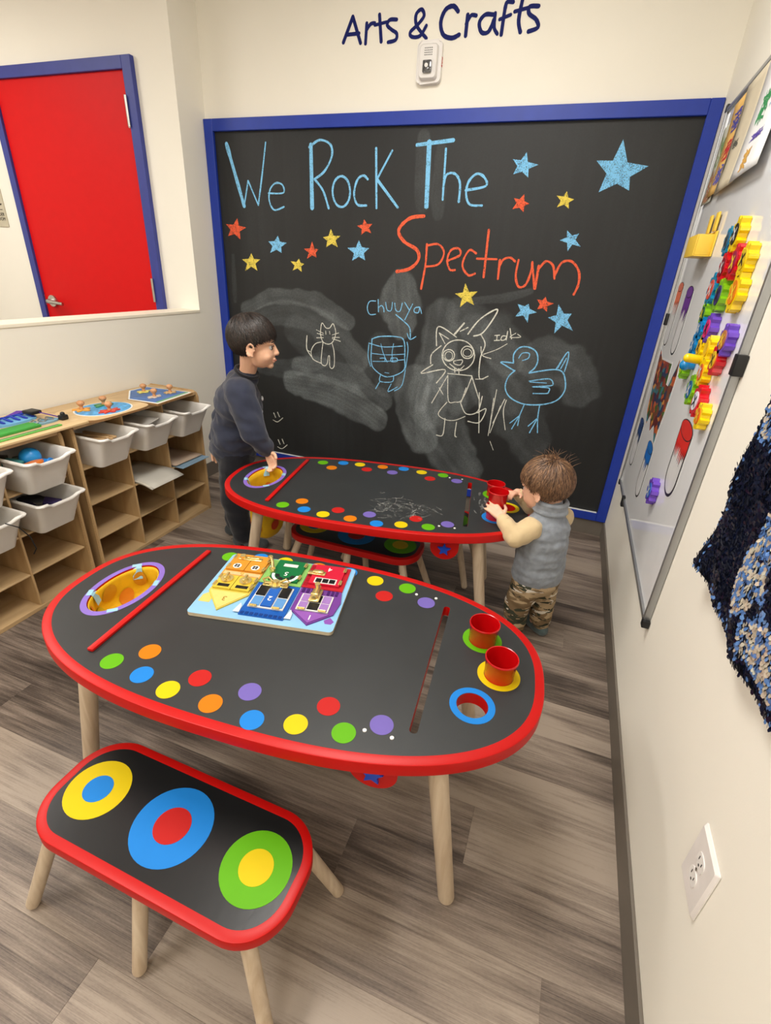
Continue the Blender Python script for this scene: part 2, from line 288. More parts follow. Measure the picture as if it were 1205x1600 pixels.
D_SM=[(0.096,0.13,[(0.186,1.072),(0.4,1.157),(0.664,1.15),(0.897,1.043)]),(0.155,0.1,[(0.242,1.001),(0.486,1.072),(0.792,0.98),(0.965,0.848)]),(0.111,0.07,[(0.232,0.738),(0.473,0.732),(0.727,0.811)]),(0.089,0.1,[(0.149,0.923),(0.164,0.813),(0.257,0.753)]),(0.17,0.19,[(0.507,0.646),(0.749,0.635),(0.974,0.567),(1.116,0.493)]),(0.141,0.13,[(0.567,0.759),(0.882,0.731),(1.145,0.606)]),(0.207,0.18,[(1.209,1.246),(1.24,1.071)]),(0.222,0.13,[(1.459,1.106),(1.444,0.898),(1.426,0.598)]),(0.185,0.09,[(1.564,1.14),(1.715,1.061),(1.856,0.941)]),(0.185,0.17,[(1.338,0.777),(1.314,0.582),(1.42,0.403)]),(0.281,0.15,[(1.55,0.691),(1.537,0.455),(1.678,0.281)]),(0.259,0.07,[(1.755,0.791),(1.925,0.631),(2.063,0.501)]),(0.222,0.12,[(2.006,0.957),(2.177,0.926),(2.251,0.824)]),(0.185,0.06,[(1.094,0.935),(1.147,0.709)]),(0.074,0.05,[(1.28,1.929),(1.299,1.648)]),(0.059,0.05,[(1.376,1.884),(1.385,1.607)]),(0.222,0.09,[(1.653,1.056),(1.533,0.907),(1.627,0.694)]),(0.259,0.05,[(0.572,0.961),(0.836,0.891),(0.967,0.772)]),(0.037,0.06,[(1.624,1.215),(1.79,1.242),(1.914,1.28)]),(0.03,0.05,[(0.119,1.365),(0.108,1.112)]),(0.222,0.06,[(1.784,1.067),(1.873,0.943),(1.872,0.733)])]
# ------------------------------------------------------------------ materials
M_WALL = mat('wall_paint_cream', (245, 240, 227), .75, var=.012, scale=3, bump=.05, bscale=350)
M_CEIL = mat('ceiling_white', (235, 232, 224), .9, var=.02, bump=.1)
M_BASE = mat('baseboard_vinyl', (112, 104, 94), .55, var=.04)
M_BLUE = mat('frame_blue_paint', (22, 54, 160), .45, var=.06, bump=.04, bscale=120)
M_RED = mat('red_paint', (188, 14, 10), .38, var=.03, spec=.3)
M_DOOR = mat('door_red_paint', (212, 4, 8), .55, var=.02, spec=.25)
M_STEEL = mat('brushed_steel', (190, 188, 182), .3, 1.0, var=.03)
M_WHITE = mat('white_plastic', (236, 232, 228), .4, var=.02)
M_BLACK = mat('black_plastic', (22, 22, 24), .45, var=.05)
M_BRASS = mat('polished_brass', (236, 212, 140), .25, .75, var=.05)
M_BEECH = wood('beech_leg', (190, 167, 140), (214, 195, 170), 2, .5, 60, .06)

def structure(name, bm, m, smooth=None):
    o = obj(name, bm, m, None, smooth); o['kind'] = 'structure'; return o
def sbox(name, lo, hi, m, bev=0):
    bm = B(); box(bm, lo, hi, bev=bev); return structure(name, bm, m)

# ------------------------------------------------------------------ room shell
XL, YF = -2.6, -5.0
sbox('wall_back', (0, 0, 0), (W+.12, .12, CEIL), M_WALL)
sbox('wall_right', (W, YF, 0), (W+.12, 0, CEIL), M_WALL)
sbox('wall_left', (-.135, YF, 0), (0, -.215, 1.045), M_WALL)
sbox('trim_1', (-.14, YF, 1.045), (.004, -.215, 1.06), mat('ledge_cap', (244, 236, 216), .5, var=.02), .003)
sbox('wall_door', (XL, -.215, 0), (0, .12, CEIL), M_WALL)
sbox('wall_hall', (XL-.12, YF, 0), (XL, .12, CEIL), M_WALL)
sbox('wall_front', (XL-.12, YF-.12, 0), (W+.12, YF, CEIL), M_WALL)
sbox('ceiling', (XL-.12, YF-.12, CEIL), (W+.12, .12, CEIL+.1), M_CEIL)
sbox('baseboard_back', (0, -.008, 0), (W, 0, .0956), M_BASE, .002)
sbox('baseboard_right', (W-.008, YF, 0), (W, -.008, .0956), M_BASE, .002)
sbox('baseboard_left', (0, YF, 0), (.008, -.008, .0956), M_BASE, .002)

# ceiling troffers
M_DIFF = bpy.data.materials.new('troffer_diffuser'); M_DIFF.use_nodes = True
_e = M_DIFF.node_tree.nodes['Principled BSDF']; _e.inputs['Emission Color'].default_value = (1, .95, .86, 1); _e.inputs['Emission Strength'].default_value = 3.0
for i, (x, y, pw) in enumerate(TROFFERS):
    t = thing('ceiling_light', ['recessed white ceiling light panel behind the viewer over the bench', 'recessed white ceiling light panel over the two tables', 'recessed white ceiling light panel over the hall beyond the half wall', 'recessed white ceiling light panel at the rear right of the room'][i], 'light', (x, y, CEIL-.03))
    bm = B(); rim(bm, [(-.30, -.60), (.30, -.60), (.30, .60), (-.30, .60)], [(0, .0), (.02, .0), (.02, .03), (0, .03)]); obj('frame', bm, M_WHITE, t)
    bm = B(); box(bm, (-.28, -.58, .012), (.28, .58, .029)); obj('diffuser', bm, M_DIFF, t)

# ------------------------------------------------------------------ floor: planks run along x
fl = sbox('floor', (XL-.12, YF-.12, -.1), (W+.12, .12, -.004), mat('subfloor', (90, 82, 74), .8))
def plank_mat():
    m = bpy.data.materials.new('vinyl_plank'); m.use_nodes = True; nt = m.node_tree; b = nt.nodes['Principled BSDF']
    N = nt.nodes.new; L = nt.links.new
    tc = N('ShaderNodeTexCoord'); oi = N('ShaderNodeObjectInfo')
    off = N('ShaderNodeVectorMath'); off.operation = 'SCALE'; off.inputs[0].default_value = (43, 29, 0); L(oi.outputs['Random'], off.inputs['Scale'])
    ad = N('ShaderNodeVectorMath'); ad.operation = 'ADD'; L(tc.outputs['Object'], ad.inputs[0]); L(off.outputs[0], ad.inputs[1])
    def nz(sx, sy, det, rough, dist=0):
        mp = N('ShaderNodeMapping'); mp.inputs['Scale'].default_value = (sx, sy, 1); L(ad.outputs[0], mp.inputs['Vector'])
        n = N('ShaderNodeTexNoise'); n.inputs['Scale'].default_value = 1; n.inputs['Detail'].default_value = det; n.inputs['Roughness'].default_value = rough; n.inputs['Distortion'].default_value = dist
        L(mp.outputs[0], n.inputs['Vector']); return n.outputs['Fac']
    def ma(op, a, bb, c=None):
        n = N('ShaderNodeMath'); n.operation = op
        for i, v in enumerate((a, bb, c)):
            if v is None: continue
            if isinstance(v, (int, float)): n.inputs[i].default_value = v
            else: L(v, n.inputs[i])
        return n.outputs[0]
    big = nz(1.6, 9, 3, .55, .6); mid = nz(3, 85, 5, .6, .5); fine = nz(8, 520, 3, .7)
    cross = nz(120, 300, 2, .5)
    v = ma('MULTIPLY_ADD', big, 1.25, -.625); v = ma('MULTIPLY_ADD', mid, .62, v); v = ma('MULTIPLY_ADD', fine, .55, ma('SUBTRACT', v, .06)); v = ma('MULTIPLY_ADD', cross, .16, v)
    v = ma('ADD', v, ma('MULTIPLY_ADD', oi.outputs['Random'], .34, -.17))
    r = N('ShaderNodeValToRGB'); cr = r.color_ramp
    for p, c in ((.18, (52, 45, 41)), (.38, (88, 77, 69)), (.56, (124, 110, 99)), (.84, (166, 151, 136))):
        e = cr.elements.new(p); e.color = lin(c)
    cr.elements.remove(cr.elements[0]); cr.elements.remove(cr.elements[-1])
    L(v, r.inputs[0]); L(r.outputs[0], b.inputs['Base Color'])
    b.inputs['Roughness'].default_value = .42; b.inputs['Specular IOR Level'].default_value = .4
    bp = N('ShaderNodeBump'); bp.inputs['Strength'].default_value = .2; bp.inputs['Distance'].default_value = .0015
    L(v, bp.inputs['Height']); L(bp.outputs[0], b.inputs['Normal'])
    return m
M_PLANK = plank_mat()
PW, PL = .159, 1.22
pm = {}
def plank_mesh(l):
    k = round(l, 3)
    if k not in pm:
        bm = B(); box(bm, (-k/2+.0001, -PW/2+.0001, -.004), (k/2-.0001, PW/2-.0001, 0), bev=.0004, seg=1)
        me = bpy.data.meshes.new('plank'); bm.to_mesh(me); bm.free(); me.materials.append(M_PLANK); pm[k] = me
    return pm[k]
for k in range(-6, 16):
    yc = -2.545+PW*(k+.5)
    x = 2.17-PL*4+[.52, .17, .76, 0, .33, .61, .87, .44][k % 8]*PL
    while x < W:
        a, b = max(x, 0.0), min(x+PL, W)
        if b-a > .02: place(plank_mesh(b-a), 'plank', fl, ((a+b)/2, yc, 0))
        x += PL

# ------------------------------------------------------------------ red restroom door beyond the half wall
d = tag(bpy.data.objects.new('door_1', None), kind='structure'); d.location = (-.79, -.215, 0); link(d)
bm = B(); box(bm, (-.482, -.012, .01), (.485, .0, 2.20), bev=.002); obj('door_slab', bm, M_DOOR, d)
for lo, hi in (((-.53, -.028, 0), (-.482, 0, 2.255)), ((.485, -.028, 0), (.545, 0, 2.255)), ((-.482, -.028, 2.20), (.485, 0, 2.255))):
    bm = B(); box(bm, lo, hi, bev=.003); obj('door_frame', bm, mat('door_frame_blue', (52, 62, 142), .5), d)
for z0, z1 in ((1.955, 2.09), (1.085, 1.215), (.2, .33)):
    bm = B(); rod(bm, (.487, -.034, z0), (.487, -.034, z1), .008, n=12); box(bm, (.462, -.016, z0), (.487, -.0125, z1)); obj('hinge', bm, M_STEEL, d, 40)
h = bpy.data.objects.new('lever_handle', None); h.location = (-.405, -.012, 1.03); link(h, d)
bm = B(); rod(bm, (0, 0, 0), (0, -.014, 0), .036, n=28); obj('rose', bm, M_STEEL, h, 40)
bm = B(); tube(bm, [(0, -.01, 0), (0, -.045, 0), (.012, -.055, 0), (.06, -.055, -.004), (.14, -.052, -.010)], [.013, .013, .014, .012, .010], 12); obj('lever', bm, M_STEEL, h, 60)
bm = B(); box(bm, (-.086, -.004, -.03), (-.074, .0, .035)); obj('strike_plate', bm, M_STEEL, h)

# restroom sign left of the door
s = thing('restroom_sign', 'grey restroom sign with wheelchair symbol left of the red door', 'sign', (-1.57, -.215, 1.567))
bm = B(); plate(bm, rrect(.22, .215, .006), z0=0, z1=.006, M=Matrix.Rotation(PI/2, 4, 'X')); obj('plate', bm, mat('sign_grey', (196, 188, 165), .5), s)
M_INK = mat('dark_ink', (40, 36, 32), .6)
RX = Matrix.Rotation(PI/2, 4, 'X')
for tx, sz, zz in (('GENDER', .027, -.038), ('RESTROOM', .027, -.064)):
    text('lettering', tx, sz, M_INK, s, Matrix.Translation((.098, -.0068, zz)) @ RX, .0004, 'RIGHT')
bm = B(); box(bm, (-.09, -.0072, -.012), (.09, -.006, -.009)); obj('rule', bm, M_INK, s)
bm = B()
ribbon(bm, [(.052, .072), (.053, .045), (.072, .043), (.082, .018), (.092, .021)], .007, .0072)
ribbon(bm, [(.046+.026*math.cos(a), .026+.026*math.sin(a)) for a in [math.radians(x) for x in range(110, 400, 25)]], .006, .0072)
ribbon(bm, [(.05, .085), (.0505, .086)], .014, .0072); ribbon(bm, [(.053, .058), (.07, .056)], .006, .0072)
obj('wheelchair_symbol', bm, M_INK, s)

# ------------------------------------------------------------------ chalkboard
def chalk(name, rgb):
    m = bpy.data.materials.new(name); m.use_nodes = True; nt = m.node_tree; b = nt.nodes['Principled BSDF']
    b.inputs['Base Color'].default_value = lin(rgb); b.inputs['Roughness'].default_value = .95; b.inputs['Specular IOR Level'].default_value = .1
    tc = nt.nodes.new('ShaderNodeTexCoord'); n = nt.nodes.new('ShaderNodeTexNoise'); n.inputs['Scale'].default_value = 260; n.inputs['Detail'].default_value = 3
    nt.links.new(tc.outputs['Object'], n.inputs['Vector'])
    n2 = nt.nodes.new('ShaderNodeTexNoise'); n2.inputs['Scale'].default_value = 45; nt.links.new(tc.outputs['Object'], n2.inputs['Vector'])
    ad = nt.nodes.new('ShaderNodeMath'); ad.operation = 'MULTIPLY_ADD'; ad.inputs[1].default_value = .5; nt.links.new(n2.outputs['Fac'], ad.inputs[0]); nt.links.new(n.outputs['Fac'], ad.inputs[2])
    r = nt.nodes.new('ShaderNodeMapRange'); r.inputs['From Min'].default_value = .54; r.inputs['From Max'].default_value = .70; r.inputs['To Min'].default_value = .38
    nt.links.new(ad.outputs[0], r.inputs['Value'])
    tr = nt.nodes.new('ShaderNodeBsdfTransparent'); mx = nt.nodes.new('ShaderNodeMixShader')
    nt.links.new(r.outputs[0], mx.inputs[0]); nt.links.new(tr.outputs[0], mx.inputs[1]); nt.links.new(b.outputs[0], mx.inputs[2])
    nt.links.new(mx.outputs[0], nt.nodes['Material Output'].inputs['Surface'])
    return m
CH = {'b': chalk('chalk_blue', (136, 204, 246)), 'o': chalk('chalk_orange', (240, 106, 74)), 'y': chalk('chalk_yellow', (236, 214, 96)), 'w': chalk('chalk_white', (226, 226, 214))}
CHS = {}
for k_, m_ in CH.items():      # filled-in stars: the same chalk, more patchy
    CHS[k_] = m_.copy(); CHS[k_].name = m_.name+'_fill'
    for n_ in CHS[k_].node_tree.nodes:
        if n_.type == 'MAP_RANGE': n_.inputs['From Min'].default_value = .60; n_.inputs['From Max'].default_value = .78; n_.inputs['To Min'].default_value = .22
        if n_.type == 'TEX_NOISE' and n_.inputs['Scale'].default_value > 100: n_.inputs['Scale'].default_value = 190
cb = thing('chalkboard', 'large black chalkboard in a blue frame filling the back wall', 'chalkboard', (0, 0, 0))
BX0, BX1, BZ0, BZ1 = .0586, 2.496, .146, 1.976
def board_panel():
    nx, nz = 440, 330
    xs = np.linspace(BX0-.01, BX1+.01, nx); zs = np.linspace(BZ0-.01, BZ1+.01, nz)
    X, Z = np.meshgrid(xs, zs); S = np.zeros_like(X)
    rs = np.random.RandomState(3)
    def vnoise(sx, sz):
        gx, gz = int(2.6/sx)+3, int(2/sz)+3; g = rs.rand(gz, gx); u = X/sx; v = Z/sz
        i = u.astype(int); j = v.astype(int); fu = u-i; fv = v-j; fu = fu*fu*(3-2*fu); fv = fv*fv*(3-2*fv)
        return (g[j, i]*(1-fu)+g[j, i+1]*fu)*(1-fv)+(g[j+1, i]*(1-fu)+g[j+1, i+1]*fu)*fv
    warp = vnoise(.12, .12)-.5; warp2 = vnoise(.04, .04)-.5
    for w, st, pl in D_SM:            # each one is an eraser or hand swipe along a curved path
        P = [(p.x, p.y) for p in smoothline([Vector(p) for p in pl], 8)]
        best = np.full(X.shape, 9.0); lat = np.zeros_like(X); par = np.zeros_like(X); n = len(P)-1
        for i, ((ax, az), (bx, bz)) in enumerate(zip(P, P[1:])):
            dx, dz = bx-ax, bz-az; L2 = dx*dx+dz*dz
            t = np.clip(((X-ax)*dx+(Z-az)*dz)/L2, 0, 1); ex = X-ax-t*dx; ez = Z-az-t*dz; dd = np.hypot(ex, ez)
            m = dd < best; best = np.where(m, dd, best); lat = np.where(m, (ex*-dz+ez*dx)/math.sqrt(L2), lat); par = np.where(m, (i+t)/n, par)
        half = w/2*(1+.25*np.sin(par*PI))*(1+warp*.5+warp2*.18)
        e = np.clip((1-best/half)/.30, 0, 1); e = e*e*(3-2*e)
        streak = .72+.45*np.interp(lat, np.linspace(-w, w, 34), rs.rand(34))
        edge = np.exp(-((best/half-.88)/.08)**2)*.45
        S += .8*st*e*(streak*(.55+.6*vnoise(.06, .06))+edge)*(.75+.5*vnoise(.18, .18))
    # dust, faint vertical wipe marks and a few fine scratches
    S += .012*vnoise(.3, .3)+.010*vnoise(.02, .25)*vnoise(.4, .4)
    S = np.clip(S, 0, .4)
    bm = None
    V = np.stack([X.ravel(), np.full(X.size, -.004), Z.ravel()], 1)
    I = np.arange(nx*nz).reshape(nz, nx)
    F = np.stack([I[:-1, :-1], I[:-1, 1:], I[1:, 1:], I[1:, :-1]], -1).reshape(-1, 4)
    me = bpy.data.meshes.new('writing_surface'); me.from_pydata(V.tolist(), [], F.tolist())
    at = me.attributes.new('smudge', 'FLOAT', 'POINT'); at.data.foreach_set('value', S.ravel().astype(np.float32))
    m = bpy.data.materials.new('chalkboard_black'); m.use_nodes = True; nt = m.node_tree; b = nt.nodes['Principled BSDF']
    an = nt.nodes.new('ShaderNodeAttribute'); an.attribute_name = 'smudge'
    tc = nt.nodes.new('ShaderNodeTexCoord'); n = nt.nodes.new('ShaderNodeTexNoise'); n.inputs['Scale'].default_value = 160; n.inputs['Detail'].default_value = 4
    nt.links.new(tc.outputs['Object'], n.inputs['Vector'])
    ml = nt.nodes.new('ShaderNodeMath'); ml.operation = 'MULTIPLY'; ml.use_clamp = True
    mr = nt.nodes.new('ShaderNodeMapRange'); mr.inputs['From Min'].default_value = .3; mr.inputs['From Max'].default_value = .7; mr.inputs['To Min'].default_value = .7; mr.inputs['To Max'].default_value = 1.3
    nt.links.new(n.outputs['Fac'], mr.inputs['Value']); nt.links.new(an.outputs['Fac'], ml.inputs[0]); nt.links.new(mr.outputs[0], ml.inputs[1])
    mx = nt.nodes.new('ShaderNodeMix'); mx.data_type = 'RGBA'; mx.inputs['A'].default_value = lin((24, 25, 26)); mx.inputs['B'].default_value = lin((200, 210, 212))
    nt.links.new(ml.outputs[0], mx.inputs['Factor']); nt.links.new(mx.outputs['Result'], b.inputs['Base Color'])
    b.inputs['Roughness'].default_value = .55; b.inputs['Specular IOR Level'].default_value = .45
    bp = nt.nodes.new('ShaderNodeBump'); bp.inputs['Strength'].default_value = .12; bp.inputs['Distance'].default_value = .001
    nt.links.new(n.outputs['Fac'], bp.inputs['Height']); nt.links.new(bp.outputs[0], b.inputs['Normal'])
    me.materials.append(m); o = link(bpy.data.objects.new('writing_surface', me), cb)
    return o
board_panel()
bm = B(); box(bm, (.003, -.0035, .1), (W-.003, -.0005, 2.03)); obj('backing', bm, M_BLACK, cb)
for lo, hi in (((.002, -.024, .0965), (BX0, -.004, 2.032)), ((BX1, -.024, .0965), (W-.002, -.004, 2.032)),
               ((BX0, -.024, BZ1), (BX1, -.004, 2.032)), ((BX0, -.024, .0965), (BX1, -.004, BZ0))):
    bm = B(); box(bm, lo, hi, bev=.002, seg=1); obj('frame_rail', bm, M_BLUE, cb)
bm = B(); box(bm, (BX0+.01, -.0225, BZ0), (BX1-.005, -.0055, BZ0+.0022), bev=.0008, seg=1); obj('chalk_dust', bm, mat('chalk_dust', (222, 224, 222), .95, var=.15, scale=30), cb)['label'] = 'white chalk dust along the bottom rail'
MM = Matrix.Translation((0, -.0046, 0))
def strokes(name, sl, m, parent, label=None, jit=.35, th=.0007, base=MM, wk=1.0):
    bm = B()
    for k, (w, pts) in enumerate(sl): ribbon(bm, [(x/1000, z/1000) for x, z in pts], w/1000*wk, th+k*.00006, jit, M=base)
    o = obj(name, bm, m, parent)
    if label: o['label'] = label
    return o
for k, sl in D_LETTERS.items(): strokes('chalk_letter', sl, CH['b'], cb)
for k, sl in D_SPEC.items(): strokes('chalk_letter', sl, CH['o'], cb)
strokes('chalk_name', D_CHU, CH['b'], cb, 'small blue chalk name with an arrow'); strokes('chalk_arrow', D_ARROW, CH['b'], cb)
strokes('chalk_doodle', D_FACE, CH['b'], cb, 'scribbled light blue chalk doodle'); strokes('chalk_cat', D_CAT, CH['w'], cb, 'white chalk cat sitting')
strokes('chalk_bird', D_DUCK, CH['b'], cb, 'blue chalk duck with long legs'); strokes('chalk_girl', D_GIRL, CH['w'], cb, 'white chalk girl with pointed ears')
[strokes('chalk_grass_blade', [g_], CH['w'], cb) for g_ in D_GRASS]; strokes('chalk_note', D_IDK, CH['w'], cb, 'small white chalk note with an arrow')
strokes('chalk_smiley', D_MARKS, CH['w'], cb); strokes('chalk_smiley', D_MARKS2, CH['w'], cb)
for col, pts in D_STARS:
    bm = B(); plate(bm, [(x/1000, z/1000) for x, z in pts], z0=0, z1=.0008, M=Matrix.Translation((0, -.0046, 0)) @ Matrix.Rotation(PI/2, 4, 'X'))
    obj('chalk_star', bm, CHS[col], cb)

# lettering on the wall above
wl = thing('wall_lettering', 'navy hand lettered words painted on the wall above the chalkboard', 'lettering', (0, 0, 0))
M_NAVY = mat('navy_lettering', (20, 30, 98), .7, var=.15, scale=80, spec=.2)
for k, sl in D_ARTS.items(): strokes('letter', sl, M_NAVY, wl, None, .12, .0012, Matrix.Identity(4), 1.3)

# fire alarm strobe
fa = thing('fire_alarm', 'white fire alarm strobe above the chalkboard', 'alarm', (1.288, 0, 2.206))
R90 = Matrix.Rotation(PI/2, 4, 'X')
bm = B(); plate(bm, rrect(.118, .152, .02), z0=0, z1=.022, M=R90); bmesh.ops.bevel(bm, geom=[e for e in bm.edges if e.is_manifold and e.calc_face_angle(0) > .8], offset=.004, segments=2, affect='EDGES'); obj('back_box', bm, M_WHITE, fa, 35)
bm = B(); loft(bm, [[Vector((x*k, -y, z*k-.002)) for x, z in rrect(.086, .13, .016)] for k, y in ((1, .022), (.98, .036), (.9, .043))], 0); obj('cover', bm, M_WHITE, fa, 35)
bm = B(); box(bm, (-.021, -.058, -.045), (.021, -.043, .0), bev=.006, seg=2); obj('strobe_lens', bm, mat('clear_lens', (110, 110, 112), .08, .5, var=.6, scale=120), fa, 50)
bm = B(); rod(bm, (0, -.059, -.022), (0, -.066, -.022), .008, n=12); obj('flash_tube', bm, M_WHITE, fa, 40)
for i in range(4):
    bm = B(); 
    for j in range(5): box(bm, (-.018+.008*j, -.0446, .019+.008*i), (-.0135+.008*j, -.0428, .0215+.008*i))
    obj('grille_slot', bm, M_BLACK, fa)
text('lettering', 'FIRE', .02, mat('alarm_red', (205, 40, 40), .5), fa, Matrix.Translation((.0595, -.014, 0)) @ Matrix.Rotation(PI/2, 4, 'Z') @ Matrix.Rotation(PI/2, 4, 'X') @ Matrix.Rotation(-PI/2, 4, 'Z'))
# ------------------------------------------------------------------ play tables
TH = .508                                   # table top height
M_SLATE = mat('black_chalk_surface', (43, 45, 46), .42, var=.10, scale=9, bump=.06, bscale=400)
DOTC = {'g': (94, 168, 8), 'o': (208, 116, 4), 'b': (26, 124, 206), 'y': (216, 188, 4), 'r': (184, 28, 24), 'p': (112, 96, 172)}
M_DOT = {k: mat('dot_'+k, v, .5, var=.02, spec=.22) for k, v in DOTC.items()}
M_PURP = mat('ring_purple', (132, 104, 192), .4)
TA, TB, TPOW = .643, .335, 2.5
def inset(P, d):
    out = []; n = len(P)
    for i in range(n):
        t = Vector((P[(i+1) % n][0]-P[i-1][0], P[(i+1) % n][1]-P[i-1][1])).normalized(); out.append((P[i][0]-t.y*d, P[i][1]+t.x*d))
    return out
DOTS = [('g', -.289, -.248), ('o', -.230, -.195), ('b', -.198, -.261), ('y', -.117, -.279), ('r', -.073, -.229), ('o', -.011, -.283), ('p', .050, -.229), ('b', .091, -.293), ('y', .179, -.275), ('r', .225, -.212), ('g', .278, -.264), ('p', .345, -.222),
        ('g', -.283, .236), ('o', -.225, .186), ('b', -.191, .262), ('y', -.111, .268), ('r', -.066, .218), ('o', -.002, .274), ('p', .054, .220), ('b', .097, .281), ('y', .184, .266), ('r', .230, .202), ('g', .284, .261), ('p', .350, .212)]
CUPH = [('g', .490, .111), ('y', .539, 0.0), ('b', .490, -.109)]
def circ(r, cx=0, cy=0, n=40): return [(cx+r*math.cos(2*PI*i/n), cy+r*math.sin(2*PI*i/n)) for i in range(n)]
def make_table(name, label, loc, rz):
    t = thing(name, label, 'table', loc, rz, 'oval play tables')
    inner = inset(ell(TA, TB, 160, p=TPOW), .0211)
    bm = B()
    holes = [circ(.034, x, y) for _, x, y in CUPH]+[ell(.066, .115, 48, -.494, 0), rrect(.0175, .436, .0085, 6, .383, -.001)]
    plate(bm, inner, holes, TH-.03, TH, 0, 0, 1); obj('chalk_top', bm, [M_SLATE, M_RED], t)
    bm = B(); T = TH
    rim(bm, ell(TA, TB, 160, p=TPOW), [(.0212, T), (.003, T+.0003), (.0008, T-.0008), (0, T-.003), (0, T-.029), (.003, T-.032), (.0212, T-.032)]); obj('rim', bm, M_RED, t, 28)
    for k, x, y in DOTS:
        bm = B(); plate(bm, circ(.0245 if y < 0 else .0245), z0=0, z1=.0006); o = obj('dot', bm, M_DOT[k], t); o.location = (x-.027, y+.003, TH)
    for k, x, y in CUPH:
        bm = B(); plate(bm, circ(.0495), [circ(.0345)], 0, .0006); o = obj('cup_ring', bm, M_DOT[k], t); o.location = (x, y, TH)
    bm = B(); plate(bm, ell(.081, .132, 64), [ell(.0665, .1155, 64)], 0, .0006); o = obj('bag_ring', bm, M_PURP, t); o.location = (-.494, 0, TH)
    bm = B(); box(bm, (-.008, -.236, 0), (.008, .240, .008), bev=.003); o = obj('divider_bar', bm, M_RED, t, 40); o.location = (-.385, 0, TH)
    for sy in (-1, 1):
        h = bpy.data.objects.new('paper_roll_holder', None); h.location = (.318, sy*.268, TH-.03); link(h, t)
        out = [(-.052, 0), (.052, 0)]+[(.052*math.cos(a), -.038+.052*math.sin(a)*.95) for a in [-PI*i/20 for i in range(21)]]
        bm = B(); plate(bm, out[1:2]+out[2:]+out[0:1], z0=-.007, z1=.007, M=Matrix.Rotation(PI/2, 4, 'X')); obj('bracket', bm, M_RED, h, 30)
        st = []
        for i in range(10):
            a = PI/2+i*PI/5; r = .026 if i % 2 == 0 else .012; st.append((r*math.cos(a), -.044+r*math.sin(a)))
        bm = B(); plate(bm, st, z0=.006, z1=.014, M=Matrix.Rotation(PI/2, 4, 'X')); obj('star', bm, mat('blue_star_plastic', (18, 70, 190), .15), h)
        for sx in (-1, 1):
            bm = B(); rod(bm, (0, 0, 0), (0, 0, .002), .0042, n=12); lathe(bm, [(.0018, .0022), (.0018, .0012)], 8); o = obj('screw', bm, M_WHITE, t); o.location = (.3175+sx*.0285, sy*.243, TH)
    for sx in (-1, 1):
        for sy in (-1, 1):
            bm = B(); rod(bm, (sx*.51, sy*.235, 0), (sx*.432, sy*.206, TH-.03), .0195, .0222, 24, round0=True); obj('leg', bm, M_BEECH, t, 50)
    return t
T1P, T1R = (1.6235, -1.9713, 0), math.radians(4.725)
T2P, T2R = (1.5187, -1.0720, 0), math.radians(9.117)
tab1 = make_table('play_table', 'oval black-topped play table with red rim nearest the viewer, holding the latch board', T1P, T1R)
tab2 = make_table('play_table', 'oval black-topped play table with red rim in front of the chalkboard, between the two children', T2P, T2R)
def tloc(P, R, x, y, z=TH): return Matrix.Translation(P) @ Matrix.Rotation(R, 4, 'Z') @ Vector((x, y, z))
# chalk scribble left on the far table
bm = B(); rs = random.Random(5)
for i in range(70):
    cx, cy = rs.gauss(.12, .07), rs.gauss(.13, .04); a = rs.uniform(0, PI); l = rs.uniform(.008, .05); k = rs.uniform(-.02, .02)
    pts = [(cx+l*math.cos(a)*u-k*math.sin(a)*(1-u*u), cy+l*math.sin(a)*u*.6+k*math.cos(a)*(1-u*u)) for u in (-1, -.3, .3, 1)]
    ribbon(bm, pts, rs.uniform(.0015, .006), .0004+i*1e-6, .6, M=Matrix.Translation((0, 0, TH)) @ Matrix.Rotation(-PI/2, 4, 'X') @ Matrix.Diagonal((1, 1, -1, 1)))
for i in range(25):
    cx, cy = rs.gauss(.44, .012), rs.gauss(.0, .05); a = rs.uniform(0, PI); l = rs.uniform(.008, .03)
    ribbon(bm, [(cx-l*math.cos(a)*.4, cy-l*math.sin(a)), (cx, cy), (cx+l*math.cos(a)*.4+.004, cy+l*math.sin(a))], rs.uniform(.002, .008), .0004+i*1e-6, .6, M=Matrix.Translation((0, 0, TH)) @ Matrix.Rotation(-PI/2, 4, 'X') @ Matrix.Diagonal((1, 1, -1, 1)))
def faint(rgb):
    m = chalk('chalk_faint', rgb); 
    for n in m.node_tree.nodes:
        if n.type == 'MAP_RANGE': n.inputs['To Min'].default_value = .0; n.inputs['To Max'].default_value = .32; n.inputs['From Min'].default_value = .66; n.inputs['From Max'].default_value = .95
    return m
obj('chalk_scribble', bm, faint((215, 215, 208)), tab2)['label'] = 'faint white chalk scribbles'

